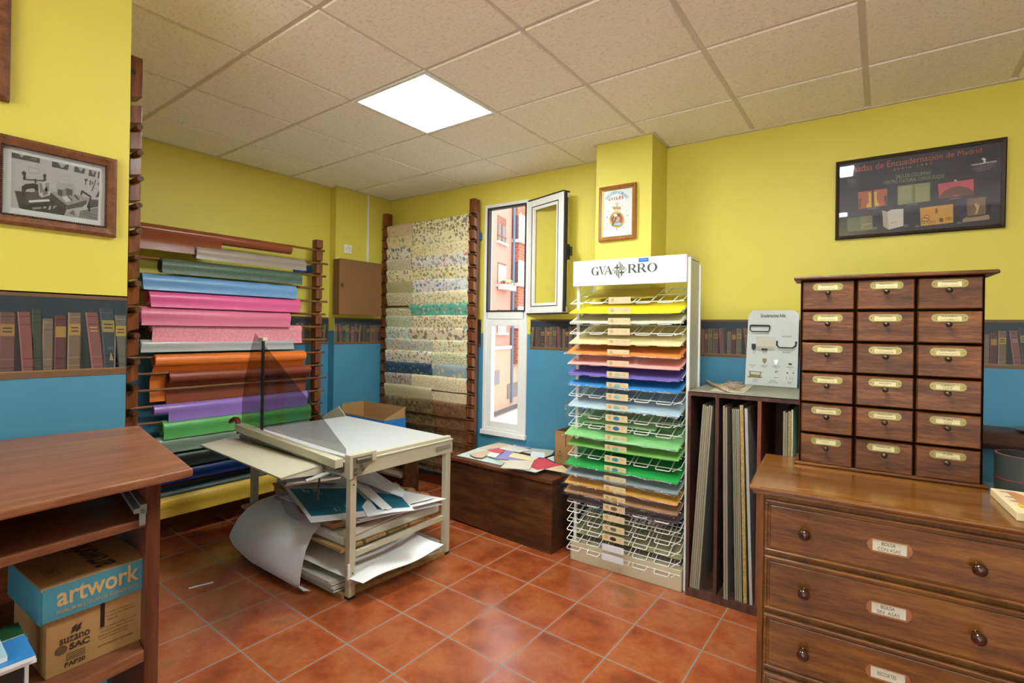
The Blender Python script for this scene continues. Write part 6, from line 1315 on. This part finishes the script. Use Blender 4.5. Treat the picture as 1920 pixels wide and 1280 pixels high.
# ================================================================== street and building beyond the window
dE = Vector((-.25, .968, 0)).normalized(); O_ = ray(955, 617); O_ = O_*(26/O_.dot(fw)); EX = Frame((O_.x, O_.y), math.atan2(dE.y, dE.x))
t = thing('apartment_building', 'pink and brick apartment block across the street seen through the window', 'building', EX.p(2, 2, -2.3), EX.ang)
M_RENDER = plain('pink_render', S(196, 146, 124), .8, nz=.03, scale=3)
def bricks():
    k = NT('orange_brick'); b = k.add('ShaderNodeTexBrick'); b.inputs['Scale'].default_value = 1; b.inputs['Color1'].default_value = S(176, 100, 68); b.inputs['Color2'].default_value = S(160, 88, 58); b.inputs['Mortar'].default_value = S(180, 140, 118)
    b.inputs['Brick Width'].default_value = .26; b.inputs['Row Height'].default_value = .16; b.inputs['Mortar Size'].default_value = .012
    tc = k.add('ShaderNodeTexCoord'); sp = k.add('ShaderNodeSeparateXYZ'); k.link(tc.outputs['Object'], sp.inputs[0]); cb = k.add('ShaderNodeCombineXYZ'); k.link(k.math('ADD', sp.outputs[0], sp.outputs[1]), cb.inputs[0]); k.link(sp.outputs[2], cb.inputs[1]); k.link(cb.outputs[0], b.inputs['Vector'])
    k.link(b.outputs['Color'], k.b.inputs['Base Color']); k.set(Roughness=.8); return k.m
M_BRICK = bricks()
def ez(x, y, t_=0.0): return EX.px(900+x*180/922, 350+y*180/922, t_)
def ez2(x, y, t_=0.0): return EX.px(900+x*180/886, 580+y*180/886, t_)
sp = ez(305, 600)[0]
G0 = -2.3
MB(EX.M).box(-14, 22, 0, 5, G0-1, 14).build('wall', M_RENDER, t)
M_SHUT = plain('roller_shutter', S(206, 196, 188), .6); M_BWIN = plain('brown_window_frame', S(140, 84, 42), .5); M_PANE = plain('dark_pane', S(96, 84, 80), .1)
def ewin(x0, y0, x1, y1, fz, kind):
    a, zt = fz(x0, y0, -.0); b, _ = fz(x1, y0, 0); _, zb_ = fz((x0+x1)/2, y1, 0)
    m = MB(EX.M); m.box(a, b, -.02, .0, zb_, zt); m.build('window_reveal', M_BWIN, t)
    if kind == 'open':
        m = MB(EX.M); m.box(a+.08, b-.08, -.03, -.0, zb_+.06, zb_+(zt-zb_)*.68); w = m.build('window_pane', M_PANE, t)
        MB(EX.M).box((a+b)/2-.05, (a+b)/2+.05, -.05, -.02, zb_, zb_+(zt-zb_)*.7).build('mullion', M_BWIN, w); MB(EX.M).box(a, b, -.05, -.02, zb_+(zt-zb_)*.2, zb_+(zt-zb_)*.26).build('mullion', M_BWIN, w)
    else: MB(EX.M).box(a+.05, b-.05, -.04, -.0, zb_, zt-.1).build('shutter', M_SHUT, t)
    MB(EX.M).box(a-.1, b+.1, -.14, 0, zb_-.12, zb_).build('window_ledge', M_SHUT, t)
    return a, b, zb_
ewin(168, 268, 250, 535, ez, 'open'); a, b, zb_ = ewin(168, 720, 250, 945, ez, 'shut'); ewin(165, 1178, 250, 1400, ez, 'shut')
m = MB(EX.M); m.box(a-.1, b+.2, -.5, -.1, zb_-.25, zb_); m.build('flower_box', M_SHUT, t)
m = MB(EX.M); rd = random.Random(4)
for k in range(22): m.lathe([(0, 0), (.09, .05), (.07, .14), (0, .18)], (rd.uniform(a, b+.1), -.3+rd.uniform(-.15, .1), zb_+rd.uniform(-.05, .12)), (rd.uniform(-.5, .5), rd.uniform(-.5, .5), 1), 6, col=S(*rd.choice(((200, 90, 80), (110, 150, 80), (220, 200, 120), (90, 130, 70)))))
m.build('flowers', M_PRINT, t)
MB(EX.M).tube([(sp, -.12, G0), (sp, -.12, 13)], .07, 8).build('drainpipe', plain('grey_blue_pipe', S(110, 126, 146), .5), t)
# projecting bay
bs = ez(318, 600)[0]; bt = -.36
sb = EX.px(900+375*180/922, 470, bt)[0]
MB(EX.M).box(sb, sb+9, bt, 0, -.3, 13.5).build('bay', M_BRICK, t)
for (yt, yb) in ((275, 520), (715, 935), (1150, 1330)):
    z1 = EX.px(980, 350+yt*180/922, bt)[1]; z0 = EX.px(980, 350+yb*180/922, bt)[1]
    MB(EX.M).box(sb-.02, sb+7, bt-.06, bt+.02, z0, z1).build('bay_window', M_SHUT, t)
    MB(EX.M).box(sb+.25, sb+6.8, bt-.08, bt-.04, z0+.15, z1-.35).build('bay_shutter', plain('white_shutter', S(222, 218, 214), .6), t)
    MB(EX.M).box(sb-.06, sb, bt+.06, -.08, z0+.1, z1-.1).build('side_window', M_PANE, t)
    MB(EX.M).box(sb-.12, sb+7.2, bt-.14, .0, z0-.16, z0).build('bay_ledge', M_SHUT, t)
zc1 = ez2(200, 345)[1]
MB(EX.M).box(-14, 22, -.12, 0, zc1-.12, zc1+.05).build('string_course', M_SHUT, t)
MB(EX.M).box(-14, 22, -.06, 0, G0-1, zc1-.12).build('base_wall', plain('cream_render', S(200, 168, 140), .8, nz=.03, scale=2), t)
a, z1 = ez2(240, 690); b, _ = ez2(425, 660); z0 = ez2(300, 752)[1]
MB(EX.M).box(a, b+3, -.1, 0, z0-.3, z1).build('garage_grille', plain('grey_grille', S(130, 118, 108), .6), t)
a, z1 = ez2(120, 565); b, _ = ez2(165, 560); z0 = ez2(140, 690)[1]
MB(EX.M).box(a, b, -.1, 0, z0, z1).build('basement_window', plain('grey_window', S(140, 132, 128), .5), t)
m = MB(); m.face([(-60, 3.75, -2.6), (10, 3.75, -2.6), (10, 60, -2.2), (-60, 60, -1.2)]); o = m.build('street_ground', plain('pale_paving', S(104, 99, 96), .85, nz=.04, scale=2), normals=False, origin=(0, 10, -2.4)); struct(o)

# ================================================================== light
wd = bpy.data.worlds.new('sky'); SC.world = wd; wd.use_nodes = True
bg = wd.node_tree.nodes['Background']; bg.inputs[0].default_value = (.86, .92, 1.0, 1); bg.inputs[1].default_value = SKY
sd = bpy.data.lights.new('sun', 'SUN'); sd.energy = SUN; sd.angle = .02; sd.color = (1, .95, .88); so = bpy.data.objects.new('sun', sd); COL.objects.link(so)
so.rotation_euler = Vector((-.02, .24, -.97)).to_track_quat('-Z', 'Y').to_euler()
vs = SC.view_settings; SC.display_settings.display_device = 'sRGB'; vs.view_transform = 'Standard'; vs.look = 'None'; vs.gamma = 1; vs.exposure = EXPO
try: vs.use_curve_mapping = False
except Exception: pass
